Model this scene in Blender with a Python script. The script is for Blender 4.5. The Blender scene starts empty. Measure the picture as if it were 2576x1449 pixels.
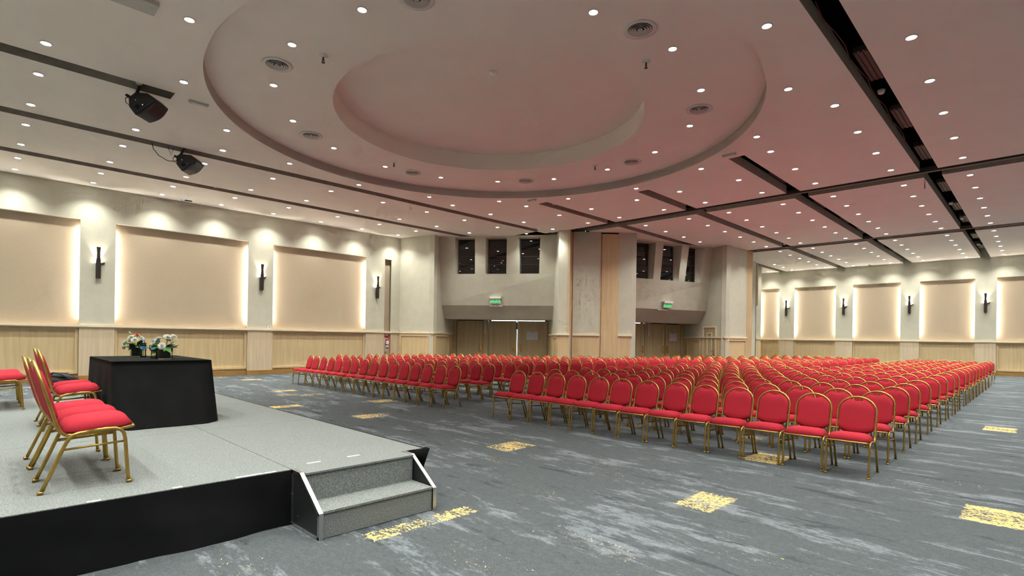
import bpy, bmesh, math, random
from mathutils import Vector, Matrix

random.seed(7)
SC = bpy.context.scene
COL = SC.collection
PI = math.pi
# ------------------------------------------------------------------ camera, world, exposure
CAM_H = 1.55
cam_d = bpy.data.cameras.new('camera')
cam = bpy.data.objects.new('camera', cam_d)
COL.objects.link(cam)
SC.camera = cam
cam_d.sensor_width = 36.0
cam_d.lens = 1343.06 / 2576 * 36.0
cam_d.shift_y = (850.108 - 724.5) / 2576
cam_d.clip_start = 0.05
cam_d.clip_end = 200
yaw, roll = 0.78282, 0.01533076
fw = Vector((math.cos(yaw), math.sin(yaw), 0))
r0 = fw.cross(Vector((0, 0, 1))).normalized()
u0 = r0.cross(fw)
rt = r0 * math.cos(roll) + u0 * math.sin(roll)
up = -r0 * math.sin(roll) + u0 * math.cos(roll)
M = Matrix((rt, up, -fw)).transposed().to_4x4()
M.translation = Vector((0, 0, CAM_H))
cam.matrix_world = M

w = bpy.data.worlds.new('World')
SC.world = w
w.use_nodes = True
w.node_tree.nodes['Background'].inputs[0].default_value = (0.01, 0.01, 0.012, 1)
w.node_tree.nodes['Background'].inputs[1].default_value = 0.3
SC.view_settings.view_transform = 'Standard'
SC.view_settings.look = 'None'
SC.view_settings.gamma = 1
SC.view_settings.use_curve_mapping = False
SC.view_settings.exposure = 1.36
cy = SC.cycles
cy.use_denoising = True
cy.max_bounces = 6
cy.diffuse_bounces = 4
cy.glossy_bounces = 3
cy.transmission_bounces = 5
cy.caustics_reflective = False
cy.caustics_refractive = False
cy.sample_clamp_indirect = 6
cy.use_light_tree = True
cy.use_adaptive_sampling = True
cy.adaptive_threshold = 0.1
cy.adaptive_min_samples = 12

P_MAIN, P_SMALL, P_RING, P_SCONCE = 96.0, 34.0, 34.0, 42.0
E_LED, E_LENS = 34.0, 30.0
L_COL = (0.98, 1.0, 0.92)

# ------------------------------------------------------------------ helpers
class MB:
    def __init__(self):
        self.v = []; self.f = []
    def add(self, vs, fs):
        o = len(self.v)
        self.v += [tuple(x) for x in vs]
        self.f += [tuple(i + o for i in f) for f in fs]
        return self
    def box(self, x0, x1, y0, y1, z0, z1):
        vs = [(x0, y0, z0), (x1, y0, z0), (x1, y1, z0), (x0, y1, z0), (x0, y0, z1), (x1, y0, z1), (x1, y1, z1), (x0, y1, z1)]
        return self.add(vs, BOXF)
    def hexa(self, lo, hi):
        """lo, hi: four 3-D points each, same winding (counter-clockwise seen from hi)"""
        return self.add(list(lo) + list(hi), BOXF)
    def prism(self, poly, z0, z1):
        n = len(poly)
        vs = [(p[0], p[1], z0) for p in poly] + [(p[0], p[1], z1) for p in poly]
        fs = [tuple(range(n - 1, -1, -1)), tuple(range(n, 2 * n))] + [(i, (i + 1) % n, n + (i + 1) % n, n + i) for i in range(n)]
        return self.add(vs, fs)
    def tube(self, pts, r, n=8, cap=True, flat=None):
        pts = [Vector(p) for p in pts]
        rings = []
        T0 = (pts[1] - pts[0]).normalized()
        ref = Vector((0, 0, 1)) if abs(T0.z) < 0.9 else Vector((1, 0, 0))
        N = (ref - T0 * ref.dot(T0)).normalized()
        for i, p in enumerate(pts):
            a = pts[max(i - 1, 0)]; b = pts[min(i + 1, len(pts) - 1)]
            T = (b - a).normalized()
            N = (N - T * N.dot(T)).normalized()
            B = T.cross(N)
            rr = r[i] if isinstance(r, (list, tuple)) else r
            rings.append([p + (N * math.cos(2 * PI * (k + .5) / n) + B * math.sin(2 * PI * (k + .5) / n)) * rr for k in range(n)])
        vs = [q for rg in rings for q in rg]
        fs = []
        for i in range(len(pts) - 1):
            for k in range(n):
                fs.append((i * n + k, i * n + (k + 1) % n, (i + 1) * n + (k + 1) % n, (i + 1) * n + k))
        if cap:
            fs.append(tuple(range(n - 1, -1, -1)))
            m = (len(pts) - 1) * n
            fs.append(tuple(range(m, m + n)))
        return self.add(vs, fs)
    def lathe(self, prof, n=16, c=(0, 0, 0), cap=True):
        vs = []
        for r, z in prof:
            for k in range(n):
                a = 2 * PI * k / n
                vs.append((c[0] + r * math.cos(a), c[1] + r * math.sin(a), c[2] + z))
        fs = []
        for i in range(len(prof) - 1):
            for k in range(n):
                fs.append((i * n + k, i * n + (k + 1) % n, (i + 1) * n + (k + 1) % n, (i + 1) * n + k))
        if cap:
            if prof[0][0] > 1e-6: fs.append(tuple(range(n - 1, -1, -1)))
            if prof[-1][0] > 1e-6: fs.append(tuple(range((len(prof) - 1) * n, len(prof) * n)))
        return self.add(vs, fs)
    def xf(self, mat):
        self.v = [tuple(mat @ Vector(p)) for p in self.v]
        return self
    def mesh(self, name, m, smooth=False):
        me = bpy.data.meshes.new(name)
        me.from_pydata(self.v, [], self.f)
        if m: me.materials.append(m)
        if smooth:
            me.polygons.foreach_set('use_smooth', [True] * len(me.polygons))
        me.update()
        return me
BOXF = [(0, 3, 2, 1), (4, 5, 6, 7), (0, 1, 5, 4), (1, 2, 6, 5), (2, 3, 7, 6), (3, 0, 4, 7)]

def link(name, data, parent=None, loc=None, rz=None):
    o = bpy.data.objects.new(name, data)
    COL.objects.link(o)
    if parent: o.parent = parent
    if loc is not None: o.location = loc
    if rz is not None: o.rotation_euler = (0, 0, rz)
    return o
def part(name, mb, m, parent=None, smooth=False, loc=None):
    return link(name, mb.mesh(name, m, smooth), parent, loc)
def tag(o, label=None, cat=None, group=None, kind=None):
    if label: o['label'] = label
    if cat: o['category'] = cat
    if group: o['group'] = group
    if kind: o['kind'] = kind
    return o
def thing(name, label, cat, loc=(0, 0, 0), rz=0.0, group=None):
    return tag(link(name, None, None, loc, rz), label, cat, group)
def struct(name, mb, m):
    return tag(part(name, mb, m), kind='structure')
def dup(root, loc=None, rz=None, label=None):
    r = root.copy(); COL.objects.link(r)
    if loc is not None: r.location = loc
    if rz is not None: r.rotation_euler = (0, 0, rz)
    if label: r['label'] = label
    for ch in CH[root.name]:
        c = ch.copy(); COL.objects.link(c); c.parent = r
        for g in CH.get(ch.name, ()):
            d = g.copy(); COL.objects.link(d); d.parent = c
    return r
CH = {}
def reg(root):
    CH[root.name] = list(root.children)
    for c in root.children:
        if c.children: CH[c.name] = list(c.children)
    return root
ORD = ['zeroth', 'first', 'second', 'third', 'fourth', 'fifth', 'sixth', 'seventh', 'eighth', 'ninth', 'tenth', 'eleventh', 'twelfth', 'thirteenth', 'fourteenth', 'fifteenth', 'sixteenth', 'seventeenth', 'eighteenth', 'nineteenth', 'twentieth']

# ------------------------------------------------------------------ materials
def mat(name, col, rough=0.6, metal=0.0, spec=0.5, emit=None, estr=0.0):
    m = bpy.data.materials.new(name); m.use_nodes = True
    b = m.node_tree.nodes['Principled BSDF']
    b.inputs['Base Color'].default_value = (*col, 1)
    b.inputs['Roughness'].default_value = rough
    b.inputs['Metallic'].default_value = metal
    b.inputs['Specular IOR Level'].default_value = spec
    if emit:
        b.inputs['Emission Color'].default_value = (*emit, 1)
        b.inputs['Emission Strength'].default_value = estr
    return m
def N(m, kind, **kw):
    n = m.node_tree.nodes.new(kind)
    for k, v in kw.items():
        if k.startswith('i_'): n.inputs[k[2:].replace('_', ' ')].default_value = v
        else: setattr(n, k, v)
    return n
def L(m, a, b): m.node_tree.links.new(a, b)
def noisy(m, c1, c2, scale, stretch=(1, 1, 1), detail=4, rough=0.6, bump=0.0, bscale=None, lo=0.35, hi=0.65):
    bs = m.node_tree.nodes['Principled BSDF']
    tc = N(m, 'ShaderNodeTexCoord'); mp = N(m, 'ShaderNodeMapping')
    mp.inputs['Scale'].default_value = stretch
    L(m, tc.outputs['Object'], mp.inputs['Vector'])
    nz = N(m, 'ShaderNodeTexNoise', i_Scale=scale, i_Detail=detail, i_Roughness=rough)
    L(m, mp.outputs[0], nz.inputs['Vector'])
    cr = N(m, 'ShaderNodeValToRGB')
    cr.color_ramp.elements[0].position = lo; cr.color_ramp.elements[0].color = (*c1, 1)
    cr.color_ramp.elements[1].position = hi; cr.color_ramp.elements[1].color = (*c2, 1)
    L(m, nz.outputs[0], cr.inputs[0]); L(m, cr.outputs[0], bs.inputs['Base Color'])
    if bump:
        n2 = N(m, 'ShaderNodeTexNoise', i_Scale=bscale or scale, i_Detail=3)
        L(m, mp.outputs[0], n2.inputs['Vector'])
        bp = N(m, 'ShaderNodeBump', i_Strength=bump, i_Distance=0.01)
        L(m, n2.outputs[0], bp.inputs['Height']); L(m, bp.outputs[0], bs.inputs['Normal'])
    return m
MT = {}
MT['paint'] = noisy(mat('wall_paint', (.6, .57, .47), .75), (.52, .50, .405), (.56, .54, .435), 3, bump=.15, bscale=90)
MT['ceil'] = noisy(mat('ceiling_paint', (.78, .75, .70), .85), (.87, .82, .75), (.90, .85, .78), 1.2)
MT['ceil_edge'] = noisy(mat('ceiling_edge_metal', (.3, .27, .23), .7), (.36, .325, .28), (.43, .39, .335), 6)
MT['fabric'] = noisy(mat('panel_fabric', (.5, .4, .3), .95, spec=.1), (.40, .325, .235), (.50, .41, .30), 260, (1, 1, .5), 3, bump=.4, bscale=260)
MT['wood'] = noisy(mat('oak_veneer', (.6, .47, .29), .45), (.58, .43, .235), (.68, .525, .31), 9, (1.6, 1.6, .08), 5)
MT['wood_pier'] = noisy(mat('oak_veneer_pale', (.6, .49, .34), .45), (.56, .445, .30), (.66, .54, .38), 9, (1.6, 1.6, .08), 5)
MT['wood_rail'] = noisy(mat('rail_wood', (.7, .6, .44), .35), (.76, .64, .46), (.84, .73, .56), 9, (.3, .3, 2), 3)
MT['wood_door'] = noisy(mat('door_wood', (.47, .37, .21), .45), (.42, .33, .18), (.50, .40, .235), 8, (1.5, 1.5, .08), 5)
MT['wood_tall'] = noisy(mat('partition_wood', (.55, .4, .22), .45), (.56, .41, .23), (.66, .49, .29), 8, (1.5, 1.5, .08), 5)
MT['base'] = noisy(mat('baseboard_wood', (.38, .2, .06), .4), (.30, .155, .045), (.42, .235, .075), 7, (.4, .4, 6), 4)
MT['black'] = mat('matte_black', (.006, .006, .007), .7, spec=.2)
MT['void'] = mat('ceiling_void_black', (.004, .004, .004), .9, spec=.05)
MT['track'] = mat('track_metal', (.10, .085, .07), .5, .6)
MT['speaker'] = noisy(mat('speaker_plastic', (.012, .013, .014), .45), (.010, .011, .012), (.016, .017, .018), 40, bump=.2, bscale=300)
MT['grille'] = mat('speaker_grille', (.02, .021, .023), .35, .5)
MT['steel'] = mat('brushed_aluminium', (.62, .62, .62), .32, 1.0)
MT['chrome'] = mat('chrome', (.7, .7, .7), .15, 1.0)
MT['brass'] = mat('brass', (.75, .52, .16), .25, 1.0)
MT['gold'] = noisy(mat('gold_paint', (.42, .27, .06), .34, .75), (.36, .225, .05), (.47, .305, .075), 14)
MT['foot'] = mat('brown_foot_cap', (.22, .13, .06), .6)
MT['red'] = mat('red_fabric', (.50, .02, .035), .85, spec=.15)
MT['cloth'] = noisy(mat('black_cloth', (.006, .006, .006), .85, spec=.12), (.005, .005, .005), (.008, .008, .008), 4, bump=.12, bscale=7)
MT['skirt'] = noisy(mat('stage_skirt_cloth', (.005, .005, .006), .6, spec=.18), (.004, .004, .005), (.007, .007, .008), 2, bump=.3, bscale=5)
MT['white'] = mat('white_plastic', (.75, .74, .70), .45)
MT['greywhite'] = mat('grey_white_plastic', (.52, .50, .47), .5)
MT['paper'] = mat('paper', (.62, .60, .66), .7)
MT['ink'] = mat('ink', (.16, .16, .2), .7)
MT['yellow_ink'] = mat('yellow_ink', (.62, .56, .2), .7)
MT['bronze'] = mat('dark_bronze', (.045, .037, .028), .42, .4)
MT['lens'] = mat('lit_lens', (.9, .9, .9), .5, emit=(1, .98, .94), estr=E_LENS)
MT['lens_s'] = mat('lit_lens_warm', (.9, .9, .9), .5, emit=(1, .95, .88), estr=E_LENS * .6)
MT['led'] = mat('led_strip', (.9, .9, .9), .5, emit=(1, .93, .90), estr=E_LED)
MT['lamp_in'] = mat('sconce_lamp', (.9, .9, .9), .5, emit=(1, .94, .80), estr=60)
MT['salida'] = mat('exit_green', (.02, .5, .15), .4, emit=(.03, .95, .25), estr=.32)
MT['acrylic'] = mat('exit_plate', (.62, .66, .60), .25)
MT['day'] = mat('daylight_beyond', (.9, .9, .9), .5, emit=(.75, .88, 1), estr=1.6)
MT['pane'] = mat('dark_window_pane', (.012, .011, .010), .02, spec=.6)
MT['frame_dark'] = mat('window_frame_dark', (.05, .045, .04), .4, .3)
MT['ext_red'] = mat('extinguisher_red', (.5, .02, .015), .3)
MT['leaf'] = noisy(mat('leaf_green', (.05, .16, .02), .45), (.03, .11, .015), (.10, .27, .04), 25)
MT['leaf_dark'] = mat('leaf_dark', (.015, .05, .012), .4)
MT['petal'] = mat('white_petal', (.82, .82, .76), .6)
MT['petal_pink'] = mat('pink_petal', (.75, .25, .20), .6)
MT['bud'] = mat('yellow_green_bud', (.42, .5, .15), .5)
MT['cap_blue'] = mat('blue_cap', (.03, .22, .6), .35)
MT['lab_blue'] = mat('blue_label', (.02, .22, .5), .4)
MT['bag'] = noisy(mat('bag_nylon', (.008, .008, .009), .6), (.006, .006, .007), (.011, .011, .012), 12, bump=.4, bscale=9)
MT['glow_blue'] = mat('led_blue', (.1, .1, .5), .4, emit=(.25, .3, 1), estr=4)
MT['glow_green'] = mat('led_green', (.1, .5, .1), .4, emit=(.1, 1, .3), estr=3)
MT['tape'] = mat('white_tape', (.78, .78, .76), .5)
g = bpy.data.materials.new('clear_glass'); g.use_nodes = True
nt = g.node_tree; nt.nodes.clear()
o_ = nt.nodes.new('ShaderNodeOutputMaterial'); mx = nt.nodes.new('ShaderNodeMixShader'); tr = nt.nodes.new('ShaderNodeBsdfTransparent'); gl = nt.nodes.new('ShaderNodeBsdfGlossy'); fr = nt.nodes.new('ShaderNodeFresnel')
tr.inputs[0].default_value = (.93, .96, .94, 1); gl.inputs['Roughness'].default_value = .03; fr.inputs[0].default_value = 1.45
nt.links.new(fr.outputs[0], mx.inputs[0]); nt.links.new(tr.outputs[0], mx.inputs[1]); nt.links.new(gl.outputs[0], mx.inputs[2]); nt.links.new(mx.outputs[0], o_.inputs[0])
MT['glass'] = g

# red fabric: fine weave + small per-chair variation
m = MT['red']; bs = m.node_tree.nodes['Principled BSDF']
tc = N(m, 'ShaderNodeTexCoord'); nz = N(m, 'ShaderNodeTexNoise', i_Scale=420.0, i_Detail=2.0); L(m, tc.outputs['Object'], nz.inputs['Vector'])
oi = N(m, 'ShaderNodeObjectInfo'); ad = N(m, 'ShaderNodeMath', operation='MULTIPLY_ADD'); ad.inputs[1].default_value = .22; ad.inputs[2].default_value = .0
L(m, oi.outputs['Random'], ad.inputs[0])
a2 = N(m, 'ShaderNodeMath', operation='ADD'); L(m, nz.outputs[0], a2.inputs[0]); L(m, ad.outputs[0], a2.inputs[1])
cr = N(m, 'ShaderNodeValToRGB'); cr.color_ramp.elements[0].position = .3; cr.color_ramp.elements[0].color = (.32, .014, .027, 1); cr.color_ramp.elements[1].position = .9; cr.color_ramp.elements[1].color = (.45, .028, .046, 1)
L(m, a2.outputs[0], cr.inputs[0]); L(m, cr.outputs[0], bs.inputs['Base Color'])

# patterned carpet
m = mat('patterned_carpet', (.1, .1, .1), .95, spec=.08); MT['carpet'] = m
bs = m.node_tree.nodes['Principled BSDF']
tc = N(m, 'ShaderNodeTexCoord')
def mapped(sx, sy, off=0):
    mp = N(m, 'ShaderNodeMapping'); mp.inputs['Scale'].default_value = (sx, sy, 1); mp.inputs['Location'].default_value = (off, off * .7, off * .3)
    L(m, tc.outputs['Object'], mp.inputs['Vector']); return mp.outputs[0]
def nzn(vec, s, d, r=.6, dist=0.0):
    n = N(m, 'ShaderNodeTexNoise', i_Scale=s, i_Detail=d, i_Roughness=r, i_Distortion=dist); L(m, vec, n.inputs['Vector']); return n.outputs[0]
def ramp(fac, stops):
    r = N(m, 'ShaderNodeValToRGB'); e = r.color_ramp.elements
    while len(e) < len(stops): e.new(.5)
    for q, (p, c) in zip(e, stops): q.position = p; q.color = (*c, 1) if len(c) == 3 else (c[0],) * 3 + (1,)
    L(m, fac, r.inputs[0]); return r.outputs[0]
def mixc(fac, a, b):
    n = N(m, 'ShaderNodeMix', data_type='RGBA'); L(m, fac, n.inputs[0])
    for s, i in ((a, 6), (b, 7)):
        if isinstance(s, tuple): n.inputs[i].default_value = (*s, 1)
        else: L(m, s, n.inputs[i])
    return n.outputs[2]
def mth(op, a, b):
    n = N(m, 'ShaderNodeMath', operation=op)
    for s, i in ((a, 0), (b, 1)):
        if isinstance(s, (int, float)): n.inputs[i].default_value = s
        else: L(m, s, n.inputs[i])
    return n.outputs[0]
speck = nzn(mapped(1, 1), 170, 2)
base_c = ramp(speck, [(.3, (.058, .066, .071)), (.7, (.115, .128, .135))])
stre = nzn(mapped(1.7, .42), 1.5, 13, .78)
light = ramp(stre, [(.53, (0.0,)), (.575, (1.0,))])
lc = ramp(nzn(mapped(1, 1, 5), 120, 2), [(.3, (.175, .19, .21)), (.7, (.25, .27, .295))])
c1 = mixc(mth('MULTIPLY', light, .72), base_c, lc)
stre2 = nzn(mapped(1.9, .42, 11), 2.1, 12, .8)
dark = ramp(stre2, [(.56, (0.0,)), (.60, (1.0,))])
c2 = mixc(mth('MULTIPLY', dark, .7), c1, (.035, .042, .048))
vein = nzn(mapped(1.2, .75, 3), 13, 8, .8)
vr = ramp(vein, [(.46, (0.0,)), (.495, (1.0,)), (.53, (0.0,))])
c2 = mixc(mth('MULTIPLY', vr, .55), c2, (.04, .047, .053))
at = N(m, 'ShaderNodeAttribute', attribute_name='gold')
gn = nzn(mapped(1.2, .8, 9), 42, 3, .6, .5)
gl = nzn(mapped(1.6, .5, 17), 3.2, 4, .6)
gf = mth('MULTIPLY', at.outputs['Fac'], mth('ADD', mth('MULTIPLY', gl, 1.1), mth('ADD', mth('MULTIPLY', mth('SUBTRACT', at.outputs['Fac'], .6), .6), .20)))
gm = mth('ADD', gn, mth('MULTIPLY', gf, .46))
gmask = ramp(gm, [(.895, (0.0,)), (.915, (1.0,))])
c3 = mixc(gmask, c2, (.62, .46, .18))
L(m, c3, bs.inputs['Base Color'])
bp = N(m, 'ShaderNodeBump', i_Strength=.35, i_Distance=.006); L(m, speck, bp.inputs['Height']); L(m, bp.outputs[0], bs.inputs['Normal'])

MT['stage_carpet'] = noisy(mat('stage_carpet', (.36, .38, .37), .95, spec=.05), (.115, .126, .122), (.29, .308, .30), 130, detail=3, bump=.5, bscale=130)

# ------------------------------------------------------------------ room constants
HC, Z2, Z3 = 6.12, 6.348, 6.79
YL, XF = 21.29, 37.0
CX0, CY0, R1, R2 = 8.08, 8.81, 5.57, 3.35
XB, YB = -5.0, -7.4
RAIL = 1.75

# ------------------------------------------------------------------ floor
def lines(a, b, c, d, fine):
    o = []; x = a
    while x < b - 1e-6: o.append(x); x += 1.0
    x = b
    while x < c - 1e-6: o.append(x); x += fine
    x = c
    while x < d: o.append(x); x += 1.0
    o.append(d); return o
gx = lines(XB - .3, 0.2, 18.2, XF + .4, .085); gy = lines(YB - .3, -.6, 20.6, 23.0, .085)
vs = [(x, y, 0.0) for y in gy for x in gx]; nx = len(gx)
fs = [(j * nx + i, j * nx + i + 1, (j + 1) * nx + i + 1, (j + 1) * nx + i) for j in range(len(gy) - 1) for i in range(nx - 1)]
me = bpy.data.meshes.new('floor'); me.from_pydata(vs, [], fs); me.materials.append(MT['carpet'])
dense = [(4.98, 2.3), (5.4, 5.38), (7.45, 2.61), (13.37, .55), (6.53, .29), (4.75, 11.57), (6.01, 14.79), (6.6, 19.04), (5.4, 9.2), (6.9, 11.2), (10.5, -.1)]
patches = [(x - .35, x + .35, y - .24, y + .24, .95) for x, y in dense] + [(2.13, 3.22, 3.5, 3.80, .9)]
patches += [(x - .2, x + .2, y - .45, y + .45, d) for x, y, d in [(7.74, .49, .62), (7.14, 1.18, .6), (5.69, 1.05, .5), (9.97, .31, .6), (4.66, 4.77, .62), (4.01, 3.79, .62), (5.1, 3.41, .62), (5.74, 4.03, .55), (6.04, 2.46, .55), (3.29, 2.46, .68), (2.48, 2.77, .66), (3.97, 1.29, .6), (1.32, 3.99, .62), (7.21, 11.48, .6), (5.12, 7.48, .6), (6.01, 6.73, .58), (11.8, .85, .52), (3.6, 3.1, .4), (3.0, 1.6, .5), (4.55, .75, .5)]]
rg = random.Random(11)
for k in range(85):
    x, y = rg.uniform(.4, 18), rg.uniform(-.4, 20.4)
    if (x < 6.9 and y < 12.2) or y < 1.3: continue
    if rg.random() < .35: patches.append((x - .35, x + .35, y - .24, y + .24, rg.uniform(.75, .95)))
    else: patches.append((x - .18, x + .18, y - .5, y + .5, rg.uniform(.5, .66)))
val = []
for (x, y, z) in vs:
    gmx = 0.0
    val.append(gmx)
for (a, b, c, d, k) in patches:
    i0 = [i for i, x in enumerate(gx) if a <= x <= b]; j0 = [j for j, y in enumerate(gy) if c <= y <= d]
    for j in j0:
        for i in i0: val[j * nx + i] = max(val[j * nx + i], k)
atr = me.attributes.new('gold', 'FLOAT', 'POINT'); atr.data.foreach_set('value', val)
me.update()
tag(link('floor', me), kind='structure')

# ------------------------------------------------------------------ ceiling
def curve_slab(name, outer, holes, z0, th, m):
    cu = bpy.data.curves.new(name, 'CURVE'); cu.dimensions = '2D'; cu.fill_mode = 'BOTH'; cu.extrude = th / 2
    for poly in [outer] + holes:
        sp = cu.splines.new('POLY'); sp.points.add(len(poly) - 1); sp.use_cyclic_u = True
        for q, p in zip(sp.points, poly): q.co = (p[0], p[1], 0, 1)
    ob = bpy.data.objects.new(name, cu); COL.objects.link(ob)
    dg = bpy.context.evaluated_depsgraph_get(); dg.update()
    me = bpy.data.meshes.new_from_object(ob.evaluated_get(dg))
    bpy.data.objects.remove(ob); bpy.data.curves.remove(cu)
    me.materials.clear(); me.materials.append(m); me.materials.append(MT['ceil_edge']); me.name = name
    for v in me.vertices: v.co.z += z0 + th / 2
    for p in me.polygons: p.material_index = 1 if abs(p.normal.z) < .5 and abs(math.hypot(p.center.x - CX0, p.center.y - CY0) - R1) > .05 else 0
    return me
TH = .24
ring = lambda r, n=160: [(CX0 + r * math.cos(2 * PI * k / n), CY0 + r * math.sin(2 * PI * k / n)) for k in range(n)]
XA0, XA1, XBB0, XBB1, XE = 17.53, 18.30, 27.30, 28.08, XF + .5
outer = [(XB, 2.36), (XA0, 2.36), (XA0, 5.25), (13.26, 5.25), (13.26, 5.64), (XA0, 5.64), (XA0, 8.55), (14.37, 8.55), (14.37, 8.93), (XA0, 8.93), (XA0, 11.84), (13.45, 11.84), (13.45, 12.22), (XA0, 12.22), (XA0, 15.10), (XB, 15.10), (XB, 12.16), (2.64, 12.16), (2.64, 11.79), (XB, 11.79)]
ceiling = link('ceiling', curve_slab('ceiling', outer, [ring(R1)], HC, TH, MT['ceil'])); tag(ceiling, kind='structure')
def slab(x0, x1, y0, y1):
    q = part('ceiling_panel', MB().box(x0, x1, y0, y1, HC, HC + TH), MT['ceil'], ceiling)
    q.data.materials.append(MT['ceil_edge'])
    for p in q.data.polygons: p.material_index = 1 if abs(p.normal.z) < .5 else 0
for (y0, y1) in [(YB, -1.31), (-.93, 1.98)]: slab(XB, XA0, y0, y1)
slab(XB, 16.9, 15.48, 18.40); slab(XB, 16.2, 18.80, YL + .4)
for (x0, x1, yt) in [(XA1, XBB0, 16.0), (XBB1, XE, 15.0)]:
    ys = [YB, -1.31, -.93, 1.98, 2.36, 5.25, 5.64, 8.55, 8.93, 11.84, 12.22, yt]
    for i in range(0, len(ys), 2): slab(x0, x1, ys[i], ys[i + 1])
part('ceiling_panel', MB().prism([(XA0 + .0, 15.10), (XA0, 15.48), (16.9, 15.48), (16.9, 15.10)], HC + .02, HC + TH), MT['ceil'], ceiling)
tag(part('ceiling_void', MB().box(XB, XE + .1, YB, YL + .4, 7.0, 7.1), MT['void']), kind='structure')
mb = MB(); n = 160
vs = []; fs = []
for r, z in [(R1, HC + .01), (R1, Z2)]: vs += [(x, y, z) for x, y in ring(r, n)]
mb.add(vs, [(k, n + k, n + (k + 1) % n, (k + 1) % n) for k in range(n)])
part('dome_outer_fascia', mb, MT['ceil'], ceiling, True)
mb = MB(); vs = []
for r, z in [(R1 + .02, Z2), (R2, Z2)]: vs += [(x, y, z) for x, y in ring(r, n)]
mb.add(vs, [(k, n + k, n + (k + 1) % n, (k + 1) % n) for k in range(n)])
part('dome_ring', mb, MT['ceil'], ceiling)
mb = MB(); vs = []
for r, z in [(R2, Z2 - .0), (R2, Z3)]: vs += [(x, y, z) for x, y in ring(r, n)]
mb.add(vs, [(k, n + k, n + (k + 1) % n, (k + 1) % n) for k in range(n)])
part('dome_inner_fascia', mb, MT['ceil'], ceiling, True)
part('dome_disc', MB().add([(x, y, Z3) for x, y in ring(R2 + .01, n)], [tuple(range(n))]), MT['ceil'], ceiling)
# partition tracks inside the two cross slots
for x in (17.92, 27.70): part('partition_track', MB().box(x - .07, x + .07, YB, 14.1 if x < 20 else 10.6, HC + .03, HC + .16), MT['track'], ceiling)

# ------------------------------------------------------------------ walls
def V2(p): return Vector((p[0], p[1]))
def seg_frame(p0, p1):
    p0, p1 = V2(p0), V2(p1); e = (p1 - p0); ln = e.length; e.normalize()
    n = Vector((-e.y, e.x))
    if n.dot(-(p0 + p1) / 2) < 0: n = -n
    return p0, e, n, ln
def sbox(mb, fr, s0, s1, d0, d1, z0, z1):
    p, e, n, ln = fr
    q = [p + e * s0 + n * d0, p + e * s1 + n * d0, p + e * s1 + n * d1, p + e * s0 + n * d1]
    if (q[1] - q[0]).cross(q[3] - q[0]) < 0: q = [q[0], q[3], q[2], q[1]]
    return mb.hexa([(a.x, a.y, z0) for a in q], [(a.x, a.y, z1) for a in q])
def moulding(fr, s0, s1, z0, z1, d, parent, m, w_=.05, t=.022, name='panel_moulding'):
    mb = MB()
    sbox(mb, fr, s0, s1, d, d + t, z1 - w_, z1); sbox(mb, fr, s0, s1, d, d + t, z0, z0 + w_)
    sbox(mb, fr, s0, s0 + w_, d, d + t, z0 + w_, z1 - w_); sbox(mb, fr, s1 - w_, s1, d, d + t, z0 + w_, z1 - w_)
    return part(name, mb, m, parent)
def panel_wall(name, base_name, p0, p1, panels=(), zt=HC, woodmat='wood', rail=True, rail_ext=(0, 0), mould=True):
    """painted wall above a rail, wood below; panels = (s0,s1) of framed wainscot boards"""
    fr = seg_frame(p0, p1); ln = fr[3]
    w_ = struct(name, sbox(MB(), fr, 0, ln, -.22, 0, 0, zt), MT['paint'])
    part('wainscot_board', sbox(MB(), fr, 0, ln, 0, .018, .15, RAIL - .06), MT[woodmat], w_)
    if rail: part('chair_rail', sbox(sbox(MB(), fr, -rail_ext[0], ln + rail_ext[1], 0, .065, RAIL - .055, RAIL + .01), fr, -rail_ext[0], ln + rail_ext[1], 0, .035, RAIL - .085, RAIL - .055), MT['wood_rail'], w_)
    for s0, s1 in panels: moulding(fr, s0, s1, .27, RAIL - .12, .018, w_, MT[woodmat], .06, .04)
    tag(part(base_name, sbox(MB(), fr, 0, ln, 0, .035, 0, .165), MT['base']), kind='structure')
    return w_, fr

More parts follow.
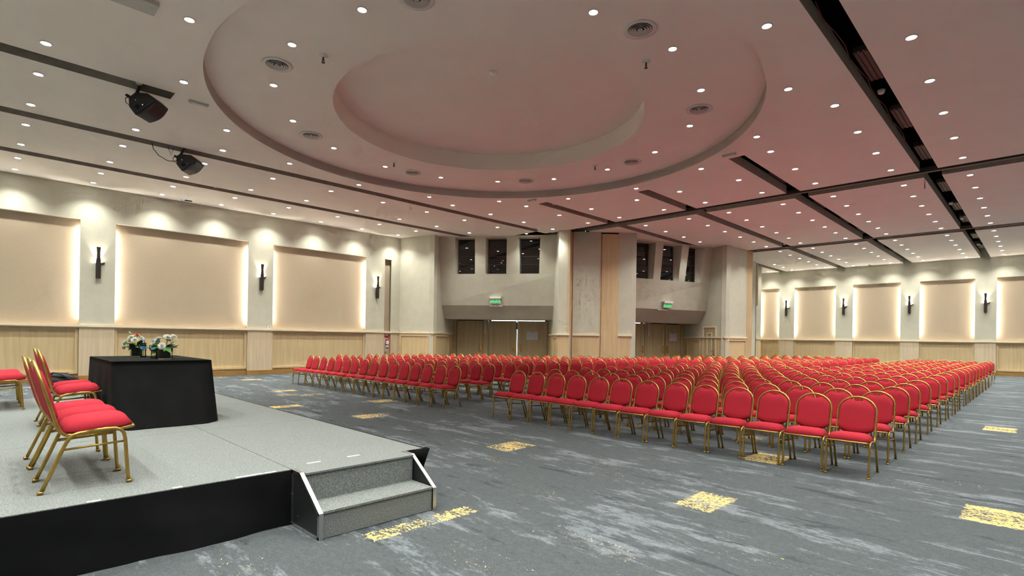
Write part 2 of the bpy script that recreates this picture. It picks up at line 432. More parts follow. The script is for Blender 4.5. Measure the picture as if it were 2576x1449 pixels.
def panelled_wall(name, base_name, p0, p1, recesses, zt, wood='wood'):
    """long wall with lit fabric recesses between piers"""
    fr = seg_frame(p0, p1); ln = fr[3]
    DP, LIP, OV = .17, .05, .10
    ZP0, ZP1 = RAIL, 5.05
    mb = MB()
    sbox(mb, fr, 0, ln, -.45, -DP, 0, zt)                          # carcass behind
    sbox(mb, fr, 0, ln, -DP, 0, ZP1, zt)                            # lintel
    prev = 0.0
    piers = []
    for (s0, s1, led) in recesses:
        piers.append((prev, s0)); prev = s1
    piers.append((prev, ln))
    for a, b in piers:
        if b - a < .02: continue
        a2 = a + (OV if a > 0 else 0); b2 = b - (OV if b < ln else 0)
        sbox(mb, fr, a, b, -LIP, 0, ZP0, ZP1)
        if b2 > a2: sbox(mb, fr, a2, b2, -DP, -LIP, ZP0, ZP1)
    w_ = struct(name, mb, MT['paint'])
    for a, b in piers:
        if b - a < .02: continue
        part('wainscot_pier', sbox(MB(), fr, a, b, -DP, .02, .15, RAIL - .06), MT['wood_pier'], w_)
        tag(part(base_name, sbox(MB(), fr, a - .0, b, -DP, .045, 0, .17), MT['base']), kind='structure')
    for (s0, s1, led) in recesses:
        part('fabric_panel', sbox(MB(), fr, s0 - OV + .005, s1 + OV - .005, -DP, -DP + .02, ZP0 + .002, ZP1 - .002), MT['fabric'], w_)
        part('wainscot_board', sbox(MB(), fr, s0, s1, -DP, -.085, .15, RAIL - .06), MT[wood], w_)
        if s1 - s0 > .6: moulding(fr, s0 + .01, s1 - .01, .23, RAIL - .09, -.085, w_, MT[wood], .075, .05)
        part('recess_sill', sbox(MB(), fr, s0 - .0, s1 + .0, -DP, .0, RAIL - .06, RAIL - .002), MT['wood_rail'], w_)
        tag(part(base_name, sbox(MB(), fr, s0, s1, -DP, -.03, 0, .17), MT['base']), kind='structure')
        if led:
            for s in led:
                ss = (s0 - .06, s0 - .035) if s < 0 else (s1 + .035, s1 + .06)
                part('led_strip', sbox(MB(), fr, ss[0], ss[1], -DP + .06, -DP + .085, ZP0 + .25, ZP1 - .25), MT['led'], w_)
    part('chair_rail', sbox(sbox(MB(), fr, 0, ln, -.0, .065, RAIL - .055, RAIL + .01), fr, 0, ln, -.0, .04, RAIL - .085, RAIL - .055), MT['wood_rail'], w_)
    return w_, fr

wl, frl = panelled_wall('wall_left', 'baseboard_left', (XB, YL), (13.98, YL), [(s0 - XB, s1 - XB, led) for s0, s1, led in [(-4.6, -2.72, ()), (-1.77, 2.27, (1, -1)), (3.17, 7.24, (1, -1)), (8.16, 12.19, (1, -1)), (13.13, 13.47, ())]], 7.0)
wf, frf = panelled_wall('wall_far', 'baseboard_far', (XF, YB), (XF, 15.0), [(a - YB, b - YB, (1, -1)) for a, b in [(-6.4, -4.77), (-4.77 + .9, -1.54), (-.62, 1.71), (1.71 + .85, 2.56 + .0)][:3]] + [(1.71 - YB + 0, 0, ())][:0] + [(a - YB, b - YB, (1, -1)) for a, b in [(2.56, 4.89), (5.76, 8.09), (9.0, 11.33), (12.23, 13.44)]], 7.0)
# hidden remaining sides of the hall
struct('wall_right', MB().box(XB - .3, XF + .4, YB - .3, YB, 0, 7.1), MT['paint'])
struct('wall_front', MB().box(XB - .3, XB, YB, YL + .4, 0, 7.1), MT['paint'])

PT = dict(A0=(13.93, 21.29), A1=(14.494, 19.403), U1a=(14.940, 19.579), U1b=(18.000, 15.156), L1a=(15.311, 19.914), L1b=(18.466, 15.666), I1a=(15.704, 20.158), I1b=(18.745, 15.967), D1a=(16.727, 20.760), D1b=(19.550, 16.930), P1=(17.356, 14.542), P2=(17.560, 14.110), S1=(17.861, 14.304), M1=(17.956, 14.208), M1b=(18.745, 13.415), Wa=(18.828, 13.402), Wb=(19.349, 12.879), M2=(19.726, 12.500), U2a=(20.803, 13.048), U2b=(25.398, 11.477), L2a=(21.368, 13.572), L2b=(25.481, 11.961), I2a=(21.990, 13.967), I2b=(25.844, 12.446), D2a=(22.906, 14.549), D2b=(26.326, 13.380), C1=(25.071, 10.671), C2=(27.239, 10.549), C3=(27.472, 10.385), G1=(31.06, 11.741), G2=(31.41, 11.673), G3=(33.091, 12.252), G4=(33.405, 12.077), SD1=(25.764, 12.073), SD2=(25.347, 11.203))
ln_ = lambda a, b: (V2(PT[a]) - V2(PT[b])).length
panel_wall('wall_corner', 'baseboard_corner', PT['A0'], PT['A1'], [(.12, 1.75)], rail_ext=(0, .03))
panel_wall('wall_return_left', 'baseboard_return_left', PT['A1'], PT['D1a'], [(.15, 1.9)])
panel_wall('wall_pier', 'baseboard_pier', PT['P1'], PT['P2'], [], woodmat='wood_tall', rail_ext=(.03, .03))
panel_wall('wall_return_pier', 'baseboard_return_pier', PT['D1b'], PT['P1'], [(2.0, 3.1)])
panel_wall('wall_pier_middle', 'baseboard_pier_middle', PT['M1'], PT['M1b'], [], woodmat='wood_tall')
panel_wall('wall_pier_end', 'baseboard_pier_end', PT['Wb'], PT['M2'], [], woodmat='wood_tall', rail_ext=(0, .05))
fr = seg_frame(PT['P2'], PT['S1']); struct('wall_slot_side', sbox(MB(), fr, 0, fr[3], -.1, 0, 0, HC), MT['wood_tall'])
fr = seg_frame(PT['S1'], PT['M1']); struct('trim_1', sbox(sbox(MB(), fr, 0, fr[3] * .55, -.1, .0, 0, HC - .02), fr, fr[3] * .7, fr[3], -.1, .03, 0, HC - .02), MT['wood_tall'])
fr = seg_frame(PT['M1b'], PT['Wa']); struct('trim_2', sbox(MB(), fr, 0, fr[3] * .45, -.1, .02, 0, HC), MT['wood_tall'])
# folding-partition cupboard leaf: tall timber door in the middle pier
fr = seg_frame(PT['Wa'], PT['Wb'])
d_ = tag(part('door_1', sbox(MB(), fr, 0, fr[3], -.06, .01, .02, HC - .07), MT['wood_tall']), kind='structure')
struct('wall_partition_pocket', sbox(MB(), fr, -.1, fr[3], -.3, -.065, 0, HC), MT['black'])
e = seg_frame(PT['M2'], (22.0, 15.2)); panel_wall('wall_return_hidden', 'baseboard_return_hidden', PT['M2'], (22.0, 15.2), [])
panel_wall('wall_return_right', 'baseboard_return_right', PT['D2b'], PT['C1'], [(.25, 1.25)])
panel_wall('wall_corner_right', 'baseboard_corner_right', PT['C1'], PT['C2'], [(.16, 2.05)], rail_ext=(.03, .0))
fr = seg_frame(PT['C2'], PT['C3']); struct('trim_3', sbox(MB(), fr, -.02, fr[3], -.3, .02, 0, HC - .03), MT['wood_tall'])
panel_wall('wall_far_return', 'baseboard_far_return', PT['G3'], PT['G4'], [])
panel_wall('wall_far_side', 'baseboard_far_side', (32.2, 12.9), (36.9, 13.6), [])
struct('wall_far_post', sbox(MB(), seg_frame(PT['G1'], PT['G2']), -.4, ln_('G1', 'G2'), -.3, 0, 0, HC), MT['paint'])
struct('wall_behind_corner', MB().prism([(27.4, 10.75), (32.0, 12.9), (31.8, 13.2), (27.2, 11.0)], 0, HC), MT['paint'])
fr = seg_frame(PT['G2'], PT['G3'])
struct('trim_4', MB().hexa([(31.42, 11.55, 3.6), (31.5, 11.55, 3.6), (31.5, 11.62, 3.6), (31.42, 11.62, 3.6)], [(31.85, 11.75, 6.05), (31.95, 11.75, 6.05), (31.95, 11.82, 6.05), (31.85, 11.82, 6.05)]), MT['wood_pier'])

# galleries: leaning upper wall with three windows, sloped soffit, door wall
ZLEDGE, ZIN = 3.03, 2.41
def lerp(a, b, t): return a + (b - a) * t
def gallery(k, tag_n, wins, zb, ztop, t_lo, t_hi, doors, win_no, door_no, side):
    P = {q: (V2(PT[q + str(k) + 'a']), V2(PT[q + str(k) + 'b'])) for q in 'ULID'}
    at = lambda q, t: lerp(P[q][0], P[q][1], t)
    def F(z, t): return lerp(at('L', t), at('U', t), (z - ZLEDGE) / (HC - ZLEDGE))
    def G(t): return lerp(F(zb, t), at('L', t), .5)
    def loft(mb, t0, t1, prof):
        q = [[prof_pt(t) for prof_pt in prof] for t in (t0, t1)]
        n = len(prof); vs = q[0] + q[1]
        fs = [tuple(range(n)), tuple(range(2 * n - 1, n - 1, -1))] + [(i, n + i, n + (i + 1) % n, (i + 1) % n) for i in range(n)]
        return mb.add(vs, fs)
    p3 = lambda v, z: (v.x, v.y, z)
    mb = MB()
    loft(mb, t_lo, t_hi, [lambda t: p3(F(ZLEDGE, t), ZLEDGE), lambda t: p3(F(zb, t), zb), lambda t: p3(G(t) + (at('D', t) - at('I', t)) * .2, zb), lambda t: p3(at('D', t), zb), lambda t: p3(at('D', t), ZIN), lambda t: p3(at('I', t), ZIN)])
    es = [t_lo] + [x for w_ in wins for x in w_] + [t_hi]
    back = lambda t: G(t + side) + (at('D', t) - at('I', t)) * .15
    for i in range(0, len(es), 2):
        loft(mb, es[i], es[i + 1], [lambda t: p3(F(zb, t), zb), lambda t: p3(F(HC, t), HC), lambda t: p3(back(t), HC), lambda t: p3(back(t), zb)])
    for a, b in wins:
        loft(mb, a, b, [lambda t: p3(F(ztop, t), ztop), lambda t: p3(F(HC, t), HC), lambda t: p3(G(t) + (at('D', t) - at('I', t)) * .15, HC), lambda t: p3(G(t) + (at('D', t) - at('I', t)) * .15, ztop)])
    struct('wall_gallery_' + tag_n, mb, MT['paint'])
    for i, (a, b) in enumerate(wins):
        g0, g1 = G(a + side), G(b + side); fr = seg_frame(g0, g1)
        wn = struct('window_%d' % (win_no + i), sbox(MB(), fr, 0, fr[3], -.04, 0, zb, ztop), MT['pane'])
        mb2 = MB(); W_ = .035
        sbox(mb2, fr, 0, fr[3], 0, .02, zb, zb + W_); sbox(mb2, fr, 0, fr[3], 0, .02, ztop - W_, ztop)
        sbox(mb2, fr, 0, W_, 0, .02, zb + W_, ztop - W_); sbox(mb2, fr, fr[3] - W_, fr[3], 0, .02, zb + W_, ztop - W_)
        part('window_frame', mb2, MT['frame_dark'], wn)
        for q in (.27, .5, .74): part('louvre_bar', sbox(MB(), fr, W_, fr[3] - W_, -.0, .006, zb + (ztop - zb) * q, zb + (ztop - zb) * q + .02), MT['frame_dark'], wn)
    # door wall
    fd = seg_frame(P['D'][0], P['D'][1]); ln = fd[3]
    ends = sorted(x * ln for d in doors for x in d[:2])
    mb = MB(); last = -.4
    for d in doors:
        sbox(mb, fd, last, d[0] * ln, -.2, 0, 0, 2.45); last = d[1] * ln
    sbox(mb, fd, last, ln + .3, -.2, 0, 0, 2.45)
    struct('wall_doors_' + tag_n, mb, MT['wood_door'])
    struct('wall_beyond_' + tag_n, sbox(MB(), fd, -.4, ln + .3, -.5, -.4, 0, 2.45), MT['black'])
    for i, (t0, t1, hand, gap) in enumerate(doors):
        s0, s1 = t0 * ln, t1 * ln
        a, b = s0 + .02, s1 - (.02 + gap)
        dr = struct('door_%d' % (door_no + i), sbox(MB(), fd, a, b, -.06, -.015, .01, 2.375), MT['wood_door'])
        moulding(fd, a + .18, b - .18, .92, 2.23, -.015, dr, MT['wood_door'], .035, .02)
        moulding(fd, a + .18, b - .18, .15, .74, -.015, dr, MT['wood_door'], .035, .02)
        hs = b - .10 if hand > 0 else a + .10
        hp = part('handle_plate', sbox(MB(), fd, hs - .045, hs + .045, -.015, -.008, .88, 1.25), MT['brass'], dr)
        p, e, n_, _ = fd
        q = p + e * (hs - .02 * hand)
        pts = []
        for j in range(9):
            a_ = PI * j / 8
            v = q + n_ * (-.01 + .06 * math.sin(a_)) - e * hand * .03 * math.sin(a_)
            pts.append((v.x, v.y, 1.06 - .13 * math.cos(a_)))
        part('pull_handle', MB().tube(pts, .014, 8), MT['brass'], hp, True)
    return P, fd
P1_, fd1 = gallery(1, 'left', [(.129, .302), (.395, .575), (.675, .855)], 4.45, 6.04, -.03, 1.02,
                   [(.035, .318, 1, 0), (.372, .674, 1, .028), (.678, .985, -1, 0)], 1, 2, .025)
P2_, fd2 = gallery(2, 'right', [(.022, .262), (.354, .59), (.678, .888)], 4.39, 6.04, -.22, 1.03,
                   [(-.06, .268, 1, 0), (.355, .636, 1, .012), (.640, .925, -1, 0)], 4, 5, -.055)
# daylight that shows through the gaps round the double doors of the first lobby
ln1 = fd1[3]
mb = MB(); sbox(mb, fd1, .66 * ln1, .69 * ln1, -.36, -.35, 0.3, 1.98)
sbox(mb, fd1, .39 * ln1, .95 * ln1, -.36, -.35, 2.33, 2.44)
tag(part('trim_daylight', mb, MT['day']), kind='structure')
ln2 = fd2[3]
tag(part('trim_daylight_side', sbox(sbox(MB(), fd2, .0, .262 * ln2, -.36, -.35, 2.31, 2.44), fd2, .628 * ln2, .645 * ln2, -.36, -.35, .02, .9), MT['day']), kind='structure')
# small posts between doors with a grey closer strip
for fd, t in ((fd1, .345), (fd2, .325)):
    po = struct('trim_5' if fd is fd1 else 'trim_6', sbox(MB(), fd, t * fd[3] - .1, t * fd[3] + .1, 0, .02, 0, 2.40), MT['wood_door'])
    part('cable_cover', sbox(MB(), fd, t * fd[3] - .06, t * fd[3] + .05, .02, .045, 1.72, 2.38), MT['greywhite'], po)
# little service door in the right lobby return
fs_ = seg_frame(PT['SD2'], PT['SD1']); sl = fs_[3]
dr = struct('door_8', sbox(MB(), fs_, .06, sl - .06, .0, .05, .01, 2.20), MT['wood_door'])
moulding(fs_, 0, sl, 0.0, 2.28, .0, dr, MT['wood_rail'], .075, .07, 'door_frame')
moulding(fs_, .3, sl - .3, .85, 1.95, .05, dr, MT['wood_rail'], .05, .02)
moulding(fs_, .3, sl - .3, .12, .68, .05, dr, MT['wood_rail'], .05, .02)
p, e, n_, _ = fs_
hb = p + e * .14 + n_ * .05
hd = part('lever_handle', MB().tube([(hb.x, hb.y, 1.06), (hb.x + n_.x * .06, hb.y + n_.y * .06, 1.06), (hb.x + n_.x * .06 + e.x * .16, hb.y + n_.y * .06 + e.y * .16, 1.06)], .016, 8), MT['brass'], dr, True)
part('lock_plate', sbox(MB(), fs_, .11, .17, .05, .056, .84, .93), MT['brass'], dr)
# notices taped to the doors
def notice(fd, t0, t1, z0, z1, label):
    ln = fd[3]; s0, s1 = t0 * ln, t1 * ln
    th = thing('paper_notice', label, 'notice')
    part('sheet', sbox(MB(), fd, s0, s1, .008, .012, z0, z1), MT['paper'], th)
    W_, H_ = s1 - s0, z1 - z0
    mb = MB(); sbox(mb, fd, s0 + W_ * .32, s0 + W_ * .68, .012, .0135, z1 - H_ * .10, z1 - H_ * .05)
    part('heading', mb, MT['ink'], th)
    mb = MB(); q = random.Random(3)
    for i in range(26):
        a = s0 + W_ * q.uniform(.22, .85); b = z0 + H_ * q.uniform(.15, .7)
        sbox(mb, fd, a, a + W_ * q.uniform(.02, .12), .012, .0132, b, b + H_ * .012)
    part('plan_drawing', mb, MT['ink'], th)['kind'] = 'stuff'
    part('key_box', sbox(MB(), fd, s0 + W_ * .05, s0 + W_ * .17, .012, .0135, z0 + H_ * .3, z0 + H_ * .52), MT['yellow_ink'], th)
    part('logo_mark', sbox(MB(), fd, s0 + W_ * .05, s0 + W_ * .2, .012, .0135, z1 - H_ * .28, z1 - H_ * .1), MT['greywhite'], th)
notice(fd1, .77, .889, 1.47, 1.89, 'white plan sheet taped on the double door leaf beside the bright daylight gap')
notice(fd2, .707, .852, 1.51, 1.93, 'white plan sheet taped on the double door near the small service door')
# exit signs
def exit_sign(P, t, z, label):
    a, b = P['L']; U = P['U']; k = (z - ZLEDGE) / (HC - ZLEDGE)
    f0, f1 = lerp(a, U[0], k), lerp(b, U[1], k); fr = seg_frame(f0, f1); s = t * fr[3]
    p, e, n_, _ = fr
    base = p + e * s
    th = thing('exit_sign', label, 'sign', (base.x, base.y, z))
    ang = math.atan2(n_.y, n_.x) + PI / 2
    th.rotation_euler = (0, 0, ang)
    part('lamp_housing', MB().box(-.27, .27, -.20, .03, .06, .15), MT['white'], th)
    for x in (-.26, .26): part('end_cap', MB().box(x - .02, x + .02, -.205, .03, .055, .155), MT['greywhite'], th)
    part('sign_plate', MB().box(-.25, .25, -.105, -.095, -.16, .06), MT['acrylic'], th)
    cu = bpy.data.curves.new('exit_text', 'FONT'); cu.body = 'SALIDA'; cu.size = .155; cu.align_x = 'CENTER'; cu.extrude = .003; cu.offset = .004
    ob = bpy.data.objects.new('exit_text', cu); COL.objects.link(ob)
    dg = bpy.context.evaluated_depsgraph_get(); dg.update()
    me = bpy.data.meshes.new_from_object(ob.evaluated_get(dg)); bpy.data.objects.remove(ob); bpy.data.curves.remove(cu)
    me.materials.clear(); me.materials.append(MT['salida']); me.name = 'lettering'
    me.transform(Matrix.Translation((0, -.11, -.105)) @ Matrix.Rotation(PI / 2, 4, 'X') @ Matrix.Diagonal((.92, 1, 1, 1)))
    link('lettering', me, th)
exit_sign(P1_, .487, 3.27, 'green SALIDA exit sign over the doors with the daylight gap')
exit_sign(P2_, .468, 3.25, 'green SALIDA exit sign over the lobby doors by the small service door')
for P, t, nm in ((P1_, .49, 'above the daylight-gap doors'), (P2_, .41, 'above the doors by the service door')):
    p = lerp(*P['L'], t); e = (P['L'][1] - P['L'][0]).normalized(); fr = seg_frame(P['L'][0], P['L'][1]); s = t * fr[3]
    tag(part('linear_lamp', sbox(MB(), fr, s - .29, s + .29, -.0, .09, ZLEDGE - .055, ZLEDGE - .012), MT['greywhite']), 'thin white lamp housing under the gallery ledge ' + nm, 'lamp housing')

# ------------------------------------------------------------------ downlights
def spot_data(name, power, size, blend, col, rad):
    l = bpy.data.lights.new(name, 'SPOT'); l.energy = power; l.spot_size = math.radians(size); l.spot_blend = blend; l.color = col; l.shadow_soft_size = rad
    return l
def make_downlight(name, label, group, r, lens, ld, lit=True):
    th = thing(name, label, 'downlight', group=group)
    part('trim_ring', MB().lathe([(r, 0), (r * 1.28, -.004), (r * 1.32, -.010), (r * 1.26, -.016), (r * 1.02, -.012), (r, -.006)], 20, cap=False), MT['white'], th, True)
    part('lens', MB().add([(r * math.cos(2 * PI * k / 16), r * math.sin(2 * PI * k / 16), -.004) for k in range(16)], [tuple(range(15, -1, -1))]), MT[lens], th)
    if lit:
        lo = link('lamp', ld, th, (0, 0, -.03))
    return reg(th)
LD_main = spot_data('main_spot', P_MAIN, 116, 1.0, L_COL, .06)
LD_small = spot_data('small_spot', P_SMALL, 110, 1.0, (1, .93, .82), .05)
LD_ring = spot_data('ring_spot', P_RING, 110, 1.0, (1, .92, .80), .05)
xs_l = [-2.85, -1.05, .74, 2.50, 4.30, 6.10, 7.90, 9.78, 11.61, 13.40, 15.18, 16.93, 18.80, 20.38, 21.97, 23.55, 25.10, 26.67, 28.56, 30.08, 31.61, 33.18, 34.71, 36.30]
ys_l = [-1.86, -.38, 1.44, 2.89, 4.68, 6.15, 7.95, 9.45, 11.28, 12.73, 14.55, 16.05, 17.83, 19.30, 20.70]
def inside(x, y):
    if y > 20.9: return False
    if x < 13.8: return True
    # hall boundary (corner, lobbies, pier, right corner)
    poly = [(13.8, 21.1), (14.4, 19.3), (14.85, 19.3), (17.7, 15.0), (17.25, 14.4), (17.5, 14.0), (18.0, 14.0), (19.6, 12.4), (20.9, 12.7), (25.2, 11.2), (25.0, 10.5), (27.3, 10.4), (27.5, 10.2), (29, 11.0), (33.4, 12.0), (36.9, 12.8), (36.9, -8), (13.0, -8), (13.0, 21.1)]
    c = False; j = len(poly) - 1
    for i in range(len(poly)):
        (xi, yi), (xj, yj) = poly[i], poly[j]
        if (yi > y) != (yj > y) and x < (xj - xi) * (y - yi) / (yj - yi) + xi: c = not c
        j = i
    return c
proto = make_downlight('downlight', 'bright recessed downlight with white ring in the flat ceiling panels', 'downlights in rows on the flat ceiling', .064, 'lens', LD_main)
extra = {(36.30, 12.73), (15.18, 17.83)}
first = True
for y in ys_l:
    for x in xs_l:
        if math.hypot(x - CX0, y - CY0) < 6.4: continue
        if not (inside(x, y) or (x, y) in extra): continue
        if (x, y) in ((18.80, 12.73), (20.38, 12.73), (28.56, 11.28), (30.08, 11.28), (31.61, 11.28)): continue
        if first: proto.location = (x, y, HC); first = False
        else: dup(proto, (x, y, HC))
ps = make_downlight('small_downlight', 'small warm downlight set just outside the edge of the round ceiling recess', 'small downlights around the round recess', .06, 'lens_s', LD_small)
pr = make_downlight('dome_downlight', 'small warm downlight in the raised ring of the round ceiling recess', 'downlights in the raised ceiling ring', .06, 'lens_s', LD_ring)
for k in range(16):
    a = math.radians(-.6 + 22.5 * k)
    l1 = (CX0 + 5.93 * math.cos(a), CY0 + 5.93 * math.sin(a), HC); l2 = (CX0 + 4.44 * math.cos(a), CY0 + 4.44 * math.sin(a), Z2)
    if k == 0: ps.location = l1; pr.location = l2
    else: dup(ps, l1); dup(pr, l2)

# round air diffusers and sprinklers in the ring
dv = thing('round_air_diffuser', 'round white air diffuser with concentric rings in the raised ceiling ring', 'air vent', group='round air diffusers in the ceiling ring')
part('flange', MB().lathe([(.19, 0), (.255, -.002), (.26, -.012), (.20, -.020), (.185, -.012)], 28, cap=False), MT['white'], dv, True)
part('duct', MB().lathe([(.19, -.002), (.0001, -.0021)], 28, cap=False), MT['black'], dv)
for r in (.155, .115, .075): part('cone_ring', MB().lathe([(r, -.003), (r + .028, -.024), (r + .018, -.026), (r - .012, -.006)], 24, cap=False), MT['greywhite'], dv, True)
part('centre_cap', MB().lathe([(.0001, -.03), (.03, -.028), (.045, -.016), (.04, -.006)], 16, cap=False), MT['greywhite'], dv, True)
reg(dv)
sp = thing('ceiling_sprinkler', 'small fire sprinkler head hanging under the raised ceiling ring', 'sprinkler', group='sprinklers in the ceiling ring')
part('escutcheon', MB().lathe([(.075, 0), (.07, -.018), (.03, -.028), (.0001, -.03)], 18, cap=False), MT['white'], sp, True)
part('sprinkler_body', MB().lathe([(.014, -.03), (.014, -.07), (.022, -.075), (.008, -.085), (.008, -.12), (.03, -.124), (.03, -.128), (.0001, -.129)], 12, cap=False), MT['track'], sp, True)
for s in (-1, 1): part('frame_arm', MB().tube([(.018 * s, 0, -.07), (.024 * s, 0, -.10), (.01 * s, 0, -.125)], .005, 6), MT['track'], sp)
reg(sp)
for k in range(8):
    a = math.radians(33.4 + 45 * k); l = (CX0 + 4.44 * math.cos(a), CY0 + 4.44 * math.sin(a), Z2)
    if k == 0: dv.location = l
    else: dup(dv, l)
for k in range(4):
    a = math.radians(90 * k); l = (CX0 + 3.92 * math.cos(a), CY0 + 3.92 * math.sin(a), Z2)
    if k == 0: sp.location = l
    else: dup(sp, l)
tag(part('smoke_detector', MB().lathe([(.0, -.06), (.05, -.058), (.075, -.03), (.08, 0)], 20, (7.15, 7.75, Z3)), MT['ceil'], None, True), 'pale smoke detector in the innermost round ceiling disc', 'smoke detector')
def em_light(x, y, rz, label):
    t = thing('emergency_light', label, 'emergency light', (x, y, HC), rz)
    part('housing', MB().box(-.17, .17, -.05, .05, -.035, 0), MT['greywhite'], t)
    part('diffuser', MB().box(-.12, .12, -.035, .035, -.055, -.035), MT['white'], t)
em_light(3.07, 11.92, 0, 'flat grey emergency lamp near the end of the slot that holds a loudspeaker')
em_light(12.95, 5.48, PI / 2, 'flat grey emergency lamp between round recess and an open ceiling slot')
em_light(12.9, 12.0, PI / 2, 'flat grey emergency lamp by the slot facing the lobby doors')
tag(part('ceiling_hatch', MB().box(1.1, 1.75, 8.72, 9.05, HC - .06, HC), MT['greywhite']), 'grey metal box fixed to the ceiling left of the round recess', 'ceiling box')
for x, y, m_, lb in ((5.1, 20.95, 'glow_blue', 'small ceiling sensor with blue light close to the long wall'), (18.2, 13.75, 'glow_green', 'small ceiling sensor with green light above the wooden pier'), (36.7, 7.2, 'glow_green', 'small ceiling sensor with green light close to the far wall')):
    t = thing('ceiling_sensor', lb, 'sensor', (x, y, HC))
    part('housing', MB().box(-.14, .14, -.04, .04, -.02, 0), MT['black'], t)
    part('indicator', MB().box(-.13, -.10, -.042, -.02, -.026, -.012), MT[m_], t)

# linear diffusers and small devices inside the slots
gd = thing('linear_diffuser', 'dark slotted air diffuser fixed inside an open ceiling slot', 'air vent', (10.8, 2.17, 6.34), group='slotted air diffusers in the ceiling slots')
part('tray', MB().box(-.65, .65, -.11, .11, -.01, .08), MT['track'], gd)
for y in (-.075, 0, .075): part('slat', MB().box(-.63, .63, y - .02, y + .02, -.03, -.01), MT['track'], gd)
for s in (-1, 1): part('hanger', MB().box(s * .55 - .01, s * .55 + .01, -.01, .01, .08, .6), MT['black'], gd)
reg(gd)
for y, xs_ in ((2.17, [13.8, 16.6, 20.6, 23.8, 26.4, 30.8, 34.2]), (5.45, [16.4, 20.5, 23.8, 26.4, 30.4, 33.6]), (8.74, [16.2, 20.6, 23.2, 30.2, 34.0]), (12.03, [15.9, 1.2]), (15.29, [1.4, 6.4, 11.0]), (18.6, [1.6, 7.4, 12.0])):
    for x in xs_: dup(gd, (x, y, 6.34))
sd = thing('slot_detector', 'white smoke detector hanging inside an open ceiling slot', 'smoke detector', (11.75, 2.17, 6.2), group='smoke detectors in the ceiling slots')
part('base', MB().lathe([(.06, .04), (.065, .02), (.06, .0)], 16), MT['greywhite'], sd, True)
part('sensor_cap', MB().lathe([(.055, 0), (.05, -.03), (.025, -.045), (.0001, -.046)], 16, cap=False), MT['white'], sd, True)
part('stem', MB().tube([(0, 0, .04), (0, 0, .55)], .008, 6), MT['black'], sd)
reg(sd)
for x, y in ((22.6, 2.2), (25.6, 2.17), (32.6, 2.17), (27.0, 8.74), (2.1, 11.98), (14.0, 12.0), (5.3, 18.6)): dup(sd, (x, y, 6.2))
# chain hoist link bundle by the slot crossing
ch_ = thing('hanging_chain', 'short loop of dark chain hanging where two ceiling slots cross', 'chain', (18.41, 2.36, HC + .15))
for i in range(26):
    t = i / 25; a = t * PI
    x = .05 * math.cos(a); z = -.42 * math.sin(a)
    pts = [(x + .011 * math.cos(b), .011 * math.sin(b) * (i % 2), z + .016 * math.sin(b)) for b in [2 * PI * j / 6 for j in range(7)]]
    part('chain_link', MB().tube(pts, .0045, 5, False), MT['track'], ch_)
# cables in the slots
cu = [(8.2 + .5 * i, 2.30 + .03 * math.sin(i * 1.9), 6.30 - .04 * abs(math.sin(i * .9))) for i in range(15)]
tag(part('red_cable', MB().tube(cu, .008, 6), mat('cable_red', (.16, .03, .03), .5), None, True), 'thin red cable running along the inside of the widest ceiling slot', 'cable')

# ------------------------------------------------------------------ wall sconces
def make_sconce(label):
    """local: wall plane y=0, room towards -y, origin at the bottom of the body"""
    t = thing('wall_sconce', label, 'wall lamp', group='dark wall sconces between the fabric panels')
    part('backplate', MB().box(-.03, .03, -.02, 0, .1, .5), MT['bronze'], t)
    mb = MB(); hw = .062
    prof = [(0, .062, -.11), (.50, .062, -.11), (.56, .060, -.112), (.66, .044, -.118), (.80, .040, -.120), (.99, .052, -.122)]
    vs = []
    for z, w_, y in prof: vs += [(-w_, y, z), (w_, y, z), (w_, y + .03, z), (-w_, y + .03, z)]
    fs = [(0, 3, 2, 1)] + [(4 * i + k, 4 * i + (k + 1) % 4, 4 * i + 4 + (k + 1) % 4, 4 * i + 4 + k) for i in range(5) for k in range(4)] + [(20, 21, 22, 23)]
    mb.add(vs, fs); part('front_blade', mb, MT['bronze'], t)
    part('body', MB().box(-.062, .062, -.085, -.02, 0, .50), MT['bronze'], t)
    part('lamp_glass', MB().box(-.045, .045, -.078, -.035, .50, .515), MT['lamp_in'], t)
    part('tilt_arm', MB().hexa([(.06, -.03, .44), (.17, -.03, .48), (.17, -.005, .48), (.06, -.005, .44)], [(.06, -.03, .50), (.17, -.03, .54), (.17, -.005, .54), (.06, -.005, .50)]), MT['bronze'], t)
    l = LD_sc
    lo = link('lamp', l, t, (0, -.055, .53)); lo.rotation_euler = (PI, 0, 0)
    return reg(t)
LD_sc = spot_data('sconce_spot', P_SCONCE, 66, .6, (1, .95, .82), .02)
sc0 = make_sconce('bronze wall sconce on the long wall, between first and second fabric panels')
sc0.location = (2.72, YL, 3.23)
dup(sc0, (7.71, YL, 3.23), 0, 'bronze wall sconce on the long wall, between second and third fabric panels')
dup(sc0, (12.72, YL, 3.23), 0, 'bronze wall sconce on the long wall, between third panel and the corner')
for i, y in enumerate((11.79, 8.56, 5.34, 2.14, -1.08)):
    dup(sc0, (XF, y, 3.25), -PI / 2, 'bronze wall sconce on the far wall, %s from the corner side' % ORD[i + 1])

